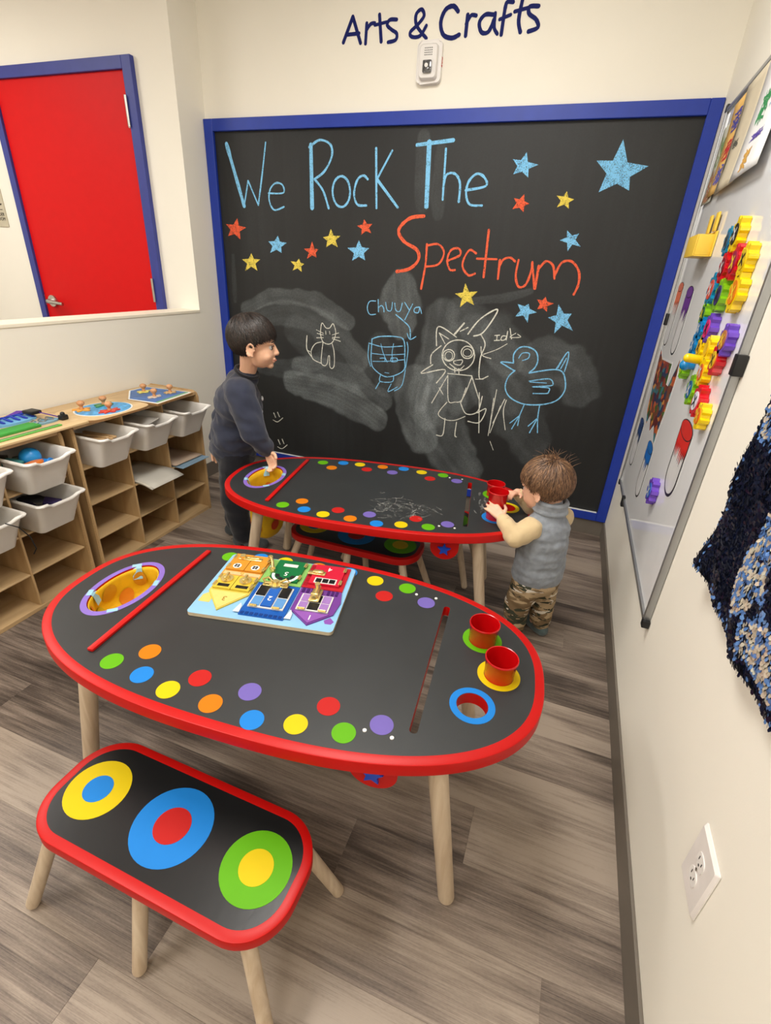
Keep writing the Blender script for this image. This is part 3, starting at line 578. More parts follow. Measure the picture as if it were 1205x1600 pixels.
# ------------------------------------------------------------------ yellow polka-dot bags hung in the tables' oval holes
M_BAG = mat('bag_yellow_cloth', (226, 180, 10), .75, var=.06, scale=40, bump=.25, bscale=260)
M_TAPE = mat('tape_pale_blue', (150, 196, 214), .35, var=.06)
def make_bag(label, P, R, depth, flare, cols, key):
    b = thing('toy_bag', label, 'bag', tloc(P, R, -.494, 0, 0), R, 'polka-dot toy bags')
    top = TH-.004; n = 40; rings = []
    prof = [(0, 1.0), (.1, 1.0), (.25, 1.02*flare), (.5, 1.08*flare), (.75, 1.06*flare), (.9, .92*flare), (.98, .7*flare), (1.0, .4*flare)]
    bm = B()
    for d, k in prof:
        ring = []
        for i in range(n):
            a = 2*PI*i/n; w = 1+.03*math.sin(5*a+d*7)*min(1, d*3)
            ring.append(Vector((.0645*k*w*math.cos(a), .1135*k*w*math.sin(a)*(1-.12*d), top-d*depth)))
        rings.append(ring)
    loft(bm, rings, 0, False, True)
    o = obj('cloth', bm, M_BAG, b, 180); sm = o.modifiers.new('s', 'SOLIDIFY'); sm.thickness = .002
    # printed dots as thin patches on the cloth, inside and outside
    ii = 0
    for d in (.32, .72):
        for k in range(6):
            a = 2*PI*(k+(.5 if d > .5 else 0))/6; ii += 1
            kk = np.interp(d, [p[0] for p in prof], [p[1] for p in prof])
            for side, r in ((1, 1.03), (-1, .93)):
                bm = B(); pts = []
                for j in range(18):
                    t = 2*PI*j/18; da = .25*math.cos(t); dd = (.026/depth)*math.sin(t)
                    k2 = np.interp(d+dd, [p[0] for p in prof], [p[1] for p in prof])*r
                    w = 1+.03*math.sin(5*(a+da)+(d+dd)*7)
                    pts.append(bm.verts.new((.0645*k2*w*math.cos(a+da), .1135*k2*w*math.sin(a+da)*(1-.12*(d+dd)), top-(d+dd)*depth)))
                c = bm.verts.new((.0645*kk*r*math.cos(a)*(1.012 if side > 0 else .985), .1135*kk*r*math.sin(a)*(1-.12*d)*(1.012 if side > 0 else .985), top-d*depth))
                for j in range(18): bm.faces.new((pts[j], pts[(j+1) % 18], c))
                obj('cloth_dot', bm, mat('bag_dot_%s%d' % (key, ii % 4), cols[ii % 4], .75), b, 180)
    for a in (2.2, 3.6, .35, -.9):
        ca, sa = math.cos(a), math.sin(a); tx, ty = -sa*.013, ca*.013
        path = [(.079, .130, .0012), (.067, .1165, .0016), (.062, .111, -.004), (.056, .103, -.036)]
        bm = B(); L = [bm.verts.new((ex*ca+tx, ey*sa+ty, TH+z)) for ex, ey, z in path]; Rr = [bm.verts.new((ex*ca-tx, ey*sa-ty, TH+z)) for ex, ey, z in path]
        for j in range(3): bm.faces.new((L[j], L[j+1], Rr[j+1], Rr[j]))
        o = obj('tape_strip', bm, M_TAPE, b); m = o.modifiers.new('s', 'SOLIDIFY'); m.thickness = .0006
    return b
make_bag('yellow polka-dot cloth bag taped inside the oval hole of the near table', T1P, T1R, .105, .98, [(206, 150, 16), (214, 128, 18), (190, 168, 24), (200, 140, 20)], 'n')
make_bag('yellow polka-dot cloth bag hanging under the far table beside the older boy', T2P, T2R, .275, .96, [(196, 60, 20), (110, 78, 20), (206, 70, 24), (205, 110, 14)], 'f')

# ------------------------------------------------------------------ benches
M_SEAT = mat('bench_black_gloss', (24, 24, 25), .3, var=.15, scale=7, bump=.08, bscale=60)
def make_bench(label, loc, rz):
    b = thing('bench', label, 'bench', loc, rz, 'red-edged target benches')
    H = .28; o2 = rrect(.602, .245, .098, 14)
    bm = B(); plate(bm, rrect(.602-.036, .245-.036, .082, 14), z0=H-.026, z1=H); obj('seat', bm, M_SEAT, b)
    bm = B(); rim(bm, o2, [(.019, H), (.003, H+.0003), (.0008, H-.0008), (0, H-.003), (0, H-.026), (.003, H-.029), (.019, H-.029)]); obj('rim', bm, M_RED, b, 28)
    for x, r1, r2, c1, c2 in ((-.207, .068, .031, 'y', 'b'), (-.002, .083, .038, 'b', 'r'), (.203, .070, .034, 'g', 'y')):
        bm = B(); plate(bm, circ(r1, n=44), z0=0, z1=.0006); o = obj('target_disc', bm, M_DOT[c1], b); o.location = (x, 0, H)
        bm = B(); plate(bm, circ(r2, n=36), z0=0, z1=.0006); o = obj('target_centre', bm, M_DOT[c2], b); o.location = (x, 0, H+.0006)
    for sy in (-1, 1):
        for bx, tx in ((-.318, -.235), (-.004, -.004), (.316, .24)):
            bm = B(); rod(bm, (bx, sy*.146, 0), (tx, sy*.088, H-.026), .0145, .0155, 20, round0=True); obj('leg', bm, M_BEECH, b, 50)
    return b
make_bench('low bench with three coloured target discs in the near foreground', (1.59, -2.386, 0), math.radians(-.7))
make_bench('low target bench pushed under the front edge of the far table', (1.442, -1.083, 0), math.radians(.5))
make_bench('low bench tucked behind the far table, only its legs showing', (1.60, -.735, 0), math.radians(1))

# ------------------------------------------------------------------ red cups
M_CUP = mat('cup_red_plastic', (200, 10, 16), .22, var=.02, coat=.3)
def cup_mesh():
    bm = B()
    lathe(bm, [(.001, -.028), (.029, -.028), (.0305, -.026), (.0338, .0), (.0362, .049), (.0375, .050), (.0385, .0505), (.0385, .0535), (.0375, .055), (.0358, .0542), (.0322, .0), (.028, -.024), (.001, -.0245)], 40)
    me = bpy.data.meshes.new('cup'); bmesh.ops.recalc_face_normals(bm, faces=bm.faces[:]); bm.to_mesh(me); bm.free(); me.materials.append(M_CUP)
    me.polygons.foreach_set('use_smooth', [True]*len(me.polygons)); me.set_sharp_from_angle(angle=math.radians(50)); return me
CUP = cup_mesh()
def cup(label, loc):
    o = place(CUP, 'cup', None, loc); tag(o, label, 'cup', 'red plastic cups'); return o
cup('red plastic cup standing in the green ring of the near table', tloc(T1P, T1R, .490, .111))
cup('red plastic cup standing in the yellow ring of the near table', tloc(T1P, T1R, .539, 0))
cup('red plastic cup standing in the green ring of the far table', tloc(T2P, T2R, .490, .111))
cup('lower red cup of the two stacked in front of the toddler', tloc(T2P, T2R, .490, -.109))
cup('upper red cup of the two stacked, held by the toddler', tloc(T2P, T2R, .490, -.109, TH+.058))

# ------------------------------------------------------------------ latch board on the near table
lb = thing('latch_board', 'wooden latch puzzle board of coloured numbered houses on the near table', 'puzzle', tloc(T1P, T1R, -.086, .120, TH+.0007), T1R+math.radians(7.0))
def uv(u, v): return ((u-.5)*.39, (v-.5)*.295)
bm = B(); plate(bm, rrect(.39, .295, .012, 6), z0=0, z1=.0105, mi=0, mi_side=1); obj('base', bm, [mat('board_sky_blue', (138, 186, 222), .4, spec=.3), mat('plywood_edge', (205, 190, 160), .6)], lb)
def poly(pts): return [uv(u, v) for u, v in pts]
def panel(name, pts, z0, z1, rgb, rough=.35, parent=None, label=None):
    bm = B(); plate(bm, poly(pts), z0=z0, z1=z1); o = obj(name, bm, mat('lb_%d_%d_%d' % rgb, tuple(int(v*.88) for v in rgb), rough, var=.04, scale=60, spec=.3), parent or lb)
    if label: o['label'] = label
    return o
def rc(u0, v0, u1, v1): return [(u0, v0), (u1, v0), (u1, v1), (u0, v1)]
Z0 = .0105
H6 = panel('house_panel', rc(.03, .60, .335, .975), Z0, Z0+.004, (240, 176, 78), label='orange house panel')
H5 = panel('house_panel', rc(.34, .56, .655, .975), Z0, Z0+.004, (150, 206, 110), label='green house panel')
H4 = panel('house_panel', rc(.66, .57, .965, .975), Z0, Z0+.004, (205, 34, 48), label='red house panel')
H3 = panel('house_panel', [(.04, .585), (.335, .585), (.335, .33), (.19, .07), (.04, .33)], Z0, Z0+.004, (240, 214, 96), label='yellow house panel')
H2 = panel('house_panel', [(.345, .55), (.655, .55), (.655, .06), (.345, .06)], Z0, Z0+.004, (24, 96, 190), label='blue house panel')
H1 = panel('house_panel', [(.665, .56), (.965, .56), (.985, .40), (.965, .22), (.82, .04), (.665, .22)], Z0, Z0+.004, (126, 66, 160), label='purple house panel')
Z1 = Z0+.004
WHT, BLK = (244, 242, 236), (26, 26, 28)
for u0, u1 in ((.045, .185), (.19, .325)):
    p = panel('door_flap', rc(u0, .68, u1, .965), Z1, Z1+.006, (236, 158, 50), parent=H6)
    c = ((u0+u1)/2, .745); bm = B(); plate(bm, [(uv(*c)[0]+.0125*math.cos(2*PI*i/20), uv(*c)[1]+.0125*math.sin(2*PI*i/20)) for i in range(20)], z0=Z1+.006, z1=Z1+.0066); obj('round_window', bm, mat('lb_white', WHT, .4), H6)
    for qx in (-1, 1):
        for qy in (-1, 1):
            bm = B(); box(bm, (uv(*c)[0]+qx*.0041-.0033, uv(*c)[1]+qy*.0041-.0033, Z1+.0066), (uv(*c)[0]+qx*.0041+.0033, uv(*c)[1]+qy*.0041+.0033, Z1+.0072)); obj('window_pane', bm, mat('lb_black', BLK, .3), H6)
panel('house_number_band', rc(.045, .615, .325, .665), Z1, Z1+.001, (246, 208, 150), parent=H6)
panel('door_flap', [(.40, .60), (.62, .60), (.62, .955), (.40, .955)], Z1, Z1+.006, (18, 120, 64), parent=H5)
bm = B(); cx, cy = uv(.51, .70)
out = [(cx+.040*math.cos(a), cy+.040*math.sin(a)) for a in [PI+PI*i/24 for i in range(25)]]; inn = [(cx+.032*math.cos(a), cy+.032*math.sin(a)) for a in [2*PI-PI*i/24 for i in range(25)]]
plate(bm, out+inn, z0=Z1+.006, z1=Z1+.0068); obj('arch', bm, mat('lb_white', WHT, .4), H5)
for k in range(4):
    a0 = PI+PI*(k+.08)/4; a1 = PI+PI*(k+.92)/4
    pts = [(cx+.029*math.cos(a0+(a1-a0)*i/5), cy+.029*math.sin(a0+(a1-a0)*i/5)) for i in range(6)]+[(cx+.018*math.cos(a1-(a1-a0)*i/5), cy+.018*math.sin(a1-(a1-a0)*i/5)) for i in range(6)]
    bm = B(); plate(bm, pts, z0=Z1+.006, z1=Z1+.0068); obj('window_pane', bm, mat('lb_black', BLK, .3), H5)
panel('letter_slot', rc(.455, .84, .565, .89), Z1+.006, Z1+.0066, WHT, parent=H5)
panel('door_flap', rc(.70, .62, .93, .955), Z1, Z1+.006, (222, 30, 62), parent=H4)
panel('window_frame', rc(.735, .635, .90, .725), Z1+.006, Z1+.0066, WHT, parent=H4)
for k in range(3): panel('window_pane', rc(.745+.051*k, .648, .788+.051*k, .712), Z1+.0066, Z1+.0072, BLK, .3, parent=H4)
for k in range(5): panel('siding_board', rc(.665, .60+.072*k, .695, .66+.072*k), Z1, Z1+.0008, (170, 20, 36), parent=H4)
for u0, u1 in ((.055, .185), (.19, .325)):
    panel('door_flap', rc(u0, .36, u1, .575), Z1, Z1+.006, (234, 206, 70), parent=H3)
    panel('window_pane', rc(u0+.025, .385, u1-.02, .43), Z1+.006, Z1+.0066, BLK, .3, parent=H3)
panel('gable', [(.05, .335), (.325, .335), (.19, .085)], Z1, Z1+.0012, (246, 226, 130), parent=H3)
panel('window_frame', rc(.375, .17, .625, .50), Z1, Z1+.003, WHT, parent=H2)
for i, (u0, u1) in enumerate(((.385, .452), (.548, .615))):
    panel('door_flap', rc(u0, .34, u1, .485), Z1+.003, Z1+.007, BLK, .3, parent=H2); panel('window_pane', rc(u0, .19, u1, .325), Z1+.003, Z1+.0045, (104, 164, 226), parent=H2)
panel('door_flap', rc(.462, .185, .538, .49), Z1+.003, Z1+.007, (34, 104, 200), parent=H2)
for k in range(9): panel('roof_tooth', rc(.355+.033*k, .065, .378+.033*k, .10), Z1, Z1+.001, (14, 62, 140), parent=H2)
panel('window_frame', rc(.70, .22, .925, .46), Z1, Z1+.003, WHT, parent=H1)
for i, (u0, u1) in enumerate(((.71, .768), (.775, .85), (.857, .915))):
    panel('window_pane', rc(u0, .345, u1, .45), Z1+.003, Z1+.004, (176, 132, 206) if i != 1 else BLK, parent=H1); panel('window_pane', rc(u0, .235, u1, .335), Z1+.003, Z1+.004, (176, 132, 206) if i != 1 else BLK, parent=H1)
for k in range(3): panel('shutter_slat', rc(.68+.034*k, .485, .70+.034*k, .55), Z1, Z1+.002, (74, 32, 108), parent=H1); panel('shutter_slat', rc(.865+.03*k, .485, .883+.03*k, .55), Z1, Z1+.002, (74, 32, 108), parent=H1)
panel('gable', [(.69, .205), (.94, .205), (.82, .06)], Z1, Z1+.002, (158, 96, 190), parent=H1)
# printed pale tree shapes on the sky
panel('printed_tree', [(.02, .17), (.10, .17), (.10, .27), (.06, .33), (.02, .27)], Z0, Z0+.0004, (240, 220, 120)); panel('printed_tree', [(.93, .10), (.97, .10), (.985, .14), (.95, .19), (.915, .14)], Z0, Z0+.0004, (150, 90, 190))
for u0 in (.30, .655): panel('printed_hedge', [(u0, .08), (u0+.045, .08), (u0+.04, .16), (u0+.02, .21)], Z0+.004, Z0+.0046, (238, 244, 248))
for tx, u, v, z, rgb in (('6', .185, .64, Z1+.0012, (236, 158, 50)), ('5', .51, .715, Z1+.0068, WHT), ('4', .815, .885, Z1+.0062, WHT), ('3', .19, .235, Z1+.0014, (160, 120, 40)), ('2', .50, .30, Z1+.0072, WHT), ('1', .82, .135, Z1+.0022, WHT)):
    x, y = uv(u, v); text('number', tx, .027, mat('lb_num_%d' % rgb[2], rgb, .4), lb, Matrix.Translation((x, y, z)) @ Matrix.Rotation(PI, 4, 'Z'), .0003)
def hinge(u, v, horiz, z):
    x, y = uv(u, v); bm = B(); a, b = (.010, .0045) if horiz else (.0045, .010)
    box(bm, (x-a, y-b, z), (x+a, y+b, z+.0012), bev=.0004, seg=1)
    rod(bm, (x-a, y, z+.002) if horiz else (x, y-b, z+.002), (x+a, y, z+.002) if horiz else (x, y+b, z+.002), .0018, n=8)
    obj('hinge', bm, M_BRASS, lb, 40)
for u, v, hz in ((.05, .90, 0), (.05, .73, 0), (.325, .73, 0), (.325, .90, 0), (.62, .9, 0), (.62, .68, 0), (.93, .90, 0), (.93, .68, 0), (.055, .54, 0), (.325, .43, 0), (.055, .42, 0), (.325, .54, 0), (.415, .175, 1), (.575, .175, 1), (.74, .225, 1), (.885, .225, 1)): hinge(u, v, hz, Z1+.0062)
def latch(name, u, v, build, label):
    x, y = uv(u, v); bm = B(); build(bm); o = obj(name, bm, M_BRASS, lb, 45); o.location = (x, y, Z1+.006); o.scale = (1.3, 1.3, 1.3); o['label'] = label
def l_bar(bm): box(bm, (-.030, -.006, 0), (.026, .006, .0022), bev=.0008, seg=1); rod(bm, (-.02, 0, .0022), (-.02, 0, .009), .006, .007, 14); box(bm, (-.01, -.003, .002), (.02, .003, .006), bev=.001, seg=1)
def l_hook(bm): tube(bm, [(-.012, .02, .004), (-.010, .008, .012), (0, 0, .014), (.006, -.012, .010), (.012, -.026, .006)], .0036, 8); rod(bm, (-.012, .02, 0), (-.012, .02, .006), .006, n=12); rod(bm, (.012, -.028, 0), (.012, -.028, .007), .006, n=12)
def l_key(bm): rod(bm, (0, 0, 0), (0, 0, .004), .0135, n=18); rod(bm, (0, 0, .004), (0, 0, .010), .006, .005, 12); box(bm, (-.003, -.011, .006), (.003, .011, .013), bev=.0012, seg=1)
def l_butter(bm):
    rod(bm, (0, 0, 0), (0, 0, .005), .014, n=18); 
    for s in (-1, 1): box(bm, (s*.016-.012, -.008, 0), (s*.016+.012, .008, .003), bev=.001, seg=1); tube(bm, [(s*.008, .004, .006), (s*.02, .012, .010), (s*.03, .006, .008), (s*.02, -.006, .007), (s*.008, -.002, .006)], .0026, 8)
    rod(bm, (0, 0, .005), (0, 0, .012), .006, n=12)
def l_bolt(bm): box(bm, (-.011, -.024, 0), (.011, .02, .003), bev=.001, seg=1); rod(bm, (0, -.02, .007), (0, .022, .007), .0055, n=12); rod(bm, (0, .012, .008), (0, .012, .022), .0045, .006, 12); box(bm, (-.008, -.014, .003), (.008, -.006, .013), bev=.001, seg=1)
def l_clasp(bm): box(bm, (-.02, -.007, 0), (.02, .007, .003), bev=.001, seg=1); box(bm, (-.008, -.006, .003), (.016, .006, .008), bev=.0015, seg=1)
latch('latch', .185, .885, l_bar, 'brass swivel latch'); latch('latch', .36, .86, l_hook, 'brass hook latch'); latch('latch', .73, .79, l_clasp, 'brass clasp latch')
latch('latch', .12, .50, l_key, 'brass turn knob'); latch('latch', .26, .50, l_key, 'brass turn knob'); latch('latch', .485, .51, l_butter, 'brass wing latch'); latch('latch', .80, .44, l_bolt, 'brass sliding bolt')
bm = B(); tube(bm, [(uv(.36, .86)[0]+.006*math.sin(k*2.2)+k*.0012, uv(.36, .86)[1]-.004*k, Z1+.009+.003*math.cos(k*2.2)) for k in range(9)], .0017, 6); obj('chain', bm, M_STEEL, lb, 60)
# ------------------------------------------------------------------ cubby shelves along the left wall
M_PLY = wood('birch_ply', (184, 152, 110), (204, 174, 130), 1, .5, 22, .12)
M_PLYV = wood('birch_ply_upright', (176, 142, 98), (196, 164, 118), 2, .5, 22, .12)
M_PLYE = mat('ply_edge', (150, 112, 70), .6, var=.12, scale=60)
SH, SD = .70, .318
def make_shelf(label, y0, y1):
    s = thing('cubby_shelf', label, 'shelf', (0.009, y1, 0), 0, 'wooden cubby shelves')
    L = y1-y0; t = .016
    # local: x depth 0..SD, y 0..-L
    for k, yy in enumerate((-t, -L)):
        bm = B(); prof = [(0, 0), (SD, 0), (SD, SH-.03), (SD-.008, SH-.008), (SD-.03, SH+.004), (0, SH+.004)]
        loft(bm, [[Vector((x, yy+q, z)) for x, z in prof] for q in (0, t)], 0); bmesh.ops.bevel(bm, geom=[e for e in bm.edges], offset=.003, segments=2, affect='EDGES'); obj('side_panel', bm, M_PLYV, s, 40)
    bm = B(); box(bm, (0, -L+t, SH-.018), (SD-.006, -t, SH), bev=.002); obj('top_panel', bm, M_PLY, s)
    bm = B(); box(bm, (.0, -L+t, .02), (.006, -t, SH-.018)); obj('back_panel', bm, M_PLYV, s)
    bm = B(); box(bm, (.006, -L+t, .0), (SD-.004, -t, .018), bev=.002); obj('bottom_panel', bm, M_PLY, s)
    cw = (L-2*t)/3
    for k in (1, 2):
        yy = -t-cw*k
        bm = B(); box(bm, (.006, yy-.0045, .018), (SD-.008, yy+.0045, SH-.018), bev=.0015, seg=1); obj('divider', bm, M_PLYV, s)
    for zz in (.17, .341, .508):
        for k in range(3):
            bm = B(); box(bm, (.006, -t-cw*(k+1)+.0045, zz-.008), (SD-.01, -t-cw*k-.0045, zz), bev=.0015, seg=1); obj('cubby_floor', bm, M_PLY, s)
    return s, cw
sh2, CW = make_shelf('wooden cubby shelf by the chalkboard with three white bins in its top row', -1.462, -.690)
sh1, _ = make_shelf('wooden cubby shelf at the left edge of the picture, full of bins', -2.276, -1.500)
def cubby(y1, k): return y1-.016-CW*(k+.5)
M_BIN = mat('bin_white_plastic', (232, 228, 222), .38, var=.015)
def rr_dense(hx0, hx1, hy, r, n=5, m=12):
    P = rrect(hx1-hx0, 2*hy, r, n, (hx0+hx1)/2, 0); out = []
    for i, p in enumerate(P):
        q = P[(i+1) % len(P)]; out.append(p); d = math.dist(p, q)
        if d > .05:
            for k in range(1, m): out.append((p[0]+(q[0]-p[0])*k/m, p[1]+(q[1]-p[1])*k/m))
    return out
def bin_mesh():
    bm = B()
    def R(k, z, off=0, dip=0):
        out = []
        for x, y in rr_dense(.03-off, .350+.056*k+off, .074+.019*k+off, .02):
            f = 0
            if dip and x > .385: f = min(1, max(0, (1-abs(y)/.066)*2.6)); f = f*f*(3-2*f)
            out.append(Vector((x-.014*f, y, z-.017*f)))
        return out
    rings = [R(0, 0), R(.03, .004), R(.5, .07), R(.9, .122), R(1, .131, 0, 1), R(1, .131, .010, 1), R(1, .136, .0115, 1), R(1, .140, .009, 1), R(1, .140, .001, 1), R(1, .135, -.0025, 1), R(.88, .112, -.003), R(.5, .07, -.003), R(.03, .006, -.003)]
    loft(bm, rings, 0, True, True); bmesh.ops.recalc_face_normals(bm, faces=bm.faces[:])
    me = bpy.data.meshes.new('storage_bin'); bm.to_mesh(me); bm.free(); me.materials.append(M_BIN)
    me.polygons.foreach_set('use_smooth', [True]*len(me.polygons)); me.set_sharp_from_angle(angle=math.radians(50)); return me
BIN = bin_mesh()
def bin_(label, y, z): return tag(place(BIN, 'storage_bin', None, (.024, y, z+.0005)), label, 'bin', 'white storage bins')
Y2, Y1 = -.690, -1.500
b_c3 = bin_('white plastic bin nearest the older boy, in the top corner cubby', cubby(Y2, 0), .508)
b_c2 = bin_('white plastic bin in the top row middle cubby, holding dark flat cards', cubby(Y2, 1), .508)
b_c1 = bin_('white plastic bin holding wooden sticks, under the round fish puzzle', cubby(Y2, 2), .508)
b_l1 = bin_('white plastic bin filled with blue and orange toys', cubby(Y1, 0), .508)
b_l2 = bin_('white plastic bin with dark toys, below the bin of blue and orange toys', cubby(Y1, 0), .341)
b_l3 = bin_('upper white plastic bin cut off by the left edge of the picture', cubby(Y1, 1), .508)
b_l4 = bin_('lower white plastic bin cut off by the left edge, with a black cord', cubby(Y1, 1), .341)
# contents
def blobtoy(name, label, cat, loc, rgb, build, rot=(0, 0, 0), group=None, rough=.35):
    bm = B(); build(bm); o = obj(name, bm, mat('toy_%d_%d_%d' % rgb, rgb, rough), None, 45); o.location = loc; o.rotation_euler = rot; return tag(o, label, cat, group)
yb = cubby(Y1, 0)
def shell(bm): lathe(bm, [(.001, .03), (.018, .027), (.034, .012), (.038, -.004), (.034, -.012), (.03, -.004), (.016, .02), (.001, .023)], 20)
def wedge(bm): loft(bm, [[Vector((x, y*k, z*k)) for y, z in ((-.02, -.006), (.02, -.006), (.016, .010), (-.016, .010))] for x, k in ((-.055, .35), (-.03, 1), (.03, 1), (.055, .4))], 0); bmesh.ops.bevel(bm, geom=bm.edges[:], offset=.003, segments=2, affect='EDGES')
def block(bm): box(bm, (-.03, -.02, -.014), (.03, .02, .014), bev=.004)
def cone(bm): rod(bm, (0, 0, -.02), (0, 0, .03), .026, .012, 18); lathe(bm, [(.012, .03), (.016, .034), (.012, .038), (.001, .038)], 16)
blobtoy('toy_scoop', 'bright blue rounded toy scoop on top in the bin', 'toy', (.305, yb+.005, .508+.118), (34, 142, 214), shell, (.4, .5, .3))
blobtoy('toy_cone', 'blue toy cone at the front of the bin', 'toy', (.345, yb+.025, .508+.09), (30, 120, 200), cone, (.2, 1.2, .4))
blobtoy('toy_boat', 'orange boat shaped toy at the front of the bin', 'toy', (.345, yb-.03, .508+.10), (226, 122, 36), wedge, (0, -.1, 1.5))
blobtoy('toy_block', 'teal toy block at the left of the bin', 'toy', (.30, yb-.06, .508+.105), (70, 140, 140), block, (.2, .2, .5))
blobtoy('toy_block', 'grey green toy block behind the orange boat', 'toy', (.27, yb-.03, .508+.095), (120, 160, 150), block, (.3, 0, 1.1))
blobtoy('toy_stick', 'small orange toy peg at the right of the bin', 'toy', (.33, yb+.062, .508+.075), (232, 150, 80), lambda bm: rod(bm, (-.03, 0, 0), (.03, 0, 0), .008, n=12, round0=True, round1=True), (0, -.3, .4))
for k_, (dx, dy, rgb, l_) in enumerate(((.20, -.03, (40, 60, 80), 'dark blue toy block at the back left of the bin'), (.21, .035, (52, 52, 58), 'charcoal toy block at the back right of the bin'), (.13, 0, (70, 60, 40), 'brown toy block deep in the back of the bin'))): blobtoy('toy_block', l_, 'toy', (dx, yb+dy, .508+.075), rgb, block, (.1, .1, .3+k_))
for k, (dx, dy, dz, rgb, lb_) in enumerate(((.30, -.04, .085, (38, 38, 60), 'dark navy'), (.32, .03, .08, (58, 48, 92), 'dark purple'), (.25, .0, .095, (30, 30, 34), 'black'), (.34, -.01, .07, (46, 46, 52), 'charcoal'))):
    blobtoy('toy_block', lb_+' toy block in the lower bin', 'toy', (dx, yb+dy, .341+dz), rgb, block if k % 2 else wedge, (.2*k, .3, .7*k))
yb = cubby(Y2, 2)
for k in range(6):
    M_ST = wood('stick_wood', (176, 140, 96), (216, 184, 140), 0, .6, 50, .1)
    bm = B(); box(bm, (-.10, -.008, -.005), (.10, .008, .005), bev=.002, seg=1); o = obj('wooden_stick', bm, M_ST); o.location = (.25+.008*(k % 3), yb-.055+.018*k, .508+.098+.007*(k % 2)); o.rotation_euler = (0, -.05, .25-.06*k)
    tag(o, ['first', 'second', 'third', 'fourth', 'fifth', 'sixth'][k]+' flat wooden stick from the left in the bin under the fish puzzle', 'stick', 'wooden sticks in the bin')
yb = cubby(Y2, 1)
for k in range(2):
    bm = B(); box(bm, (-.11, -.05, -.002), (.11, .05, .002), bev=.001, seg=1); o = obj('flat_card', bm, [mat('card_dark', (52, 44, 44), .5), mat('card_pale', (200, 196, 190), .5)][k:k+1]); o.location = (.235, yb-.02+.03*k, .508+.100+.010*k); o.rotation_euler = (.25-.1*k, -.03, .1)
    tag(o, ['dark flat card sticking up in the middle bin', 'pale flat card leaning in the middle bin'][k], 'card')
bm = B(); box(bm, (-.05, -.03, -.012), (.05, .03, .012), bev=.006); o = obj('toy_block', bm, mat('toy_brick_red', (150, 84, 70), .5)); o.location = (.22, cubby(Y2, 0)-.01, .508+.075); tag(o, 'brick red toy in the top corner bin', 'toy')
# paper stacks in the second row
M_PAPER = mat('white_paper', (214, 208, 196), .8, var=.03)
def papers(name, n, y, z, label, x1, rgbs, group):
    for k in range(n):
        rs = random.Random(k*7+int(x1*1000)); bm = B()
        nx, ny = 8, 4; w, l = .205, .29; ox, oy, rz = x1-.29+rs.uniform(-.015, .012), rs.uniform(-.006, .006), rs.uniform(-.03, .03)
        V = []
        for i in range(nx+1):
            for j in range(ny+1):
                x = l*i/nx; yy = w*(j/ny-.5); xx = ox+x; d = max(0, xx-.31)
                V.append(bm.verts.new((xx*math.cos(rz)-yy*math.sin(rz), oy+yy+xx*math.sin(rz)*.3, .0012+k*.0022-d*d*2.2+.0006*math.sin(9*yy+k))))
        for i in range(nx):
            for j in range(ny): bm.faces.new((V[i*(ny+1)+j], V[(i+1)*(ny+1)+j], V[(i+1)*(ny+1)+j+1], V[i*(ny+1)+j+1]))
        rgb = rgbs[k % len(rgbs)]
        o = obj(name, bm, mat('paper_%d_%d_%d' % rgb, rgb, .8, var=.03), None, 180); o.location = (.0, y, z+.0005); m = o.modifiers.new('s', 'SOLIDIFY'); m.thickness = .0016; m.offset = 1
        tag(o, ['topmost', 'second', 'third', 'fourth', 'fifth', 'sixth'][n-1-k]+(' ' if k == n-1 else ' from top ')+label, 'paper', group)
papers('paper_sheet', 6, cubby(Y2, 1), .341, 'white paper sheet in the loose stack sagging from the middle cubby', .40, [(222, 216, 202), (208, 204, 194)], 'paper stack in the middle cubby')
papers('paper_sheet', 4, cubby(Y2, 0), .3465, 'drawing paper sheet in the corner cubby beside the older boy', .335, [(206, 196, 178), (190, 168, 148)], 'papers in the corner cubby')
bm = B(); box(bm, (-.14, -.105, 0), (.14, .105, .004), bev=.001, seg=1); o = obj('blue_folder', bm, mat('folder_blue', (142, 172, 196), .5)); o.location = (.235, cubby(Y2, 0)+.004, .3415); tag(o, 'pale blue folder sticking out of the corner cubby', 'folder')
# black cord over the lower left bin
bm = B(); tube(bm, [(.437, cubby(Y1, 1)+.02, .476), (.452, cubby(Y1, 1)+.05, .45), (.458, cubby(Y1, 1)+.075, .40), (.455, cubby(Y1, 1)+.085, .345), (.44, cubby(Y1, 1)+.08, .32)], .0022, 8); o = obj('cord', bm, M_BLACK, None, 180); tag(o, 'thin black cord dangling over the lowest left bin', 'cord')

# ------------------------------------------------------------------ things on the shelf tops
ZT = SH+.0005
M_BOARD = wood('puzzle_plywood', (200, 168, 120), (220, 190, 144), 1, .5, 25, .15)
M_KNOB = wood('peg_knob', (196, 138, 92), (212, 158, 112), 2, .45, 40, .2)
def knob(parent, x, y, z):
    bm = B(); lathe(bm, [(.0001, 0), (.010, 0), (.008, .004), (.0065, .010), (.009, .015), (.0145, .021), (.0165, .027), (.014, .033), (.007, .037), (.0001, .0378)], 20); o = obj('peg_knob', bm, M_KNOB, parent, 180); o.location = (x, y, z)
fp = thing('fish_puzzle', 'round wooden peg puzzle with sea animals on the shelf by the bins', 'puzzle', (.246, -1.222, ZT), math.radians(0))
bm = B(); out = []
for i in range(80):
    a = 2*PI*i/80; r = .137
    x, y = r*math.cos(a), r*math.sin(a); out.append((x, y))
plate(bm, ell(.125, .172, 80, 0, 0, 5), z0=0, z1=.010, mi=0, mi_side=1); obj('board', bm, [M_BOARD, M_PLYE], fp, 40)
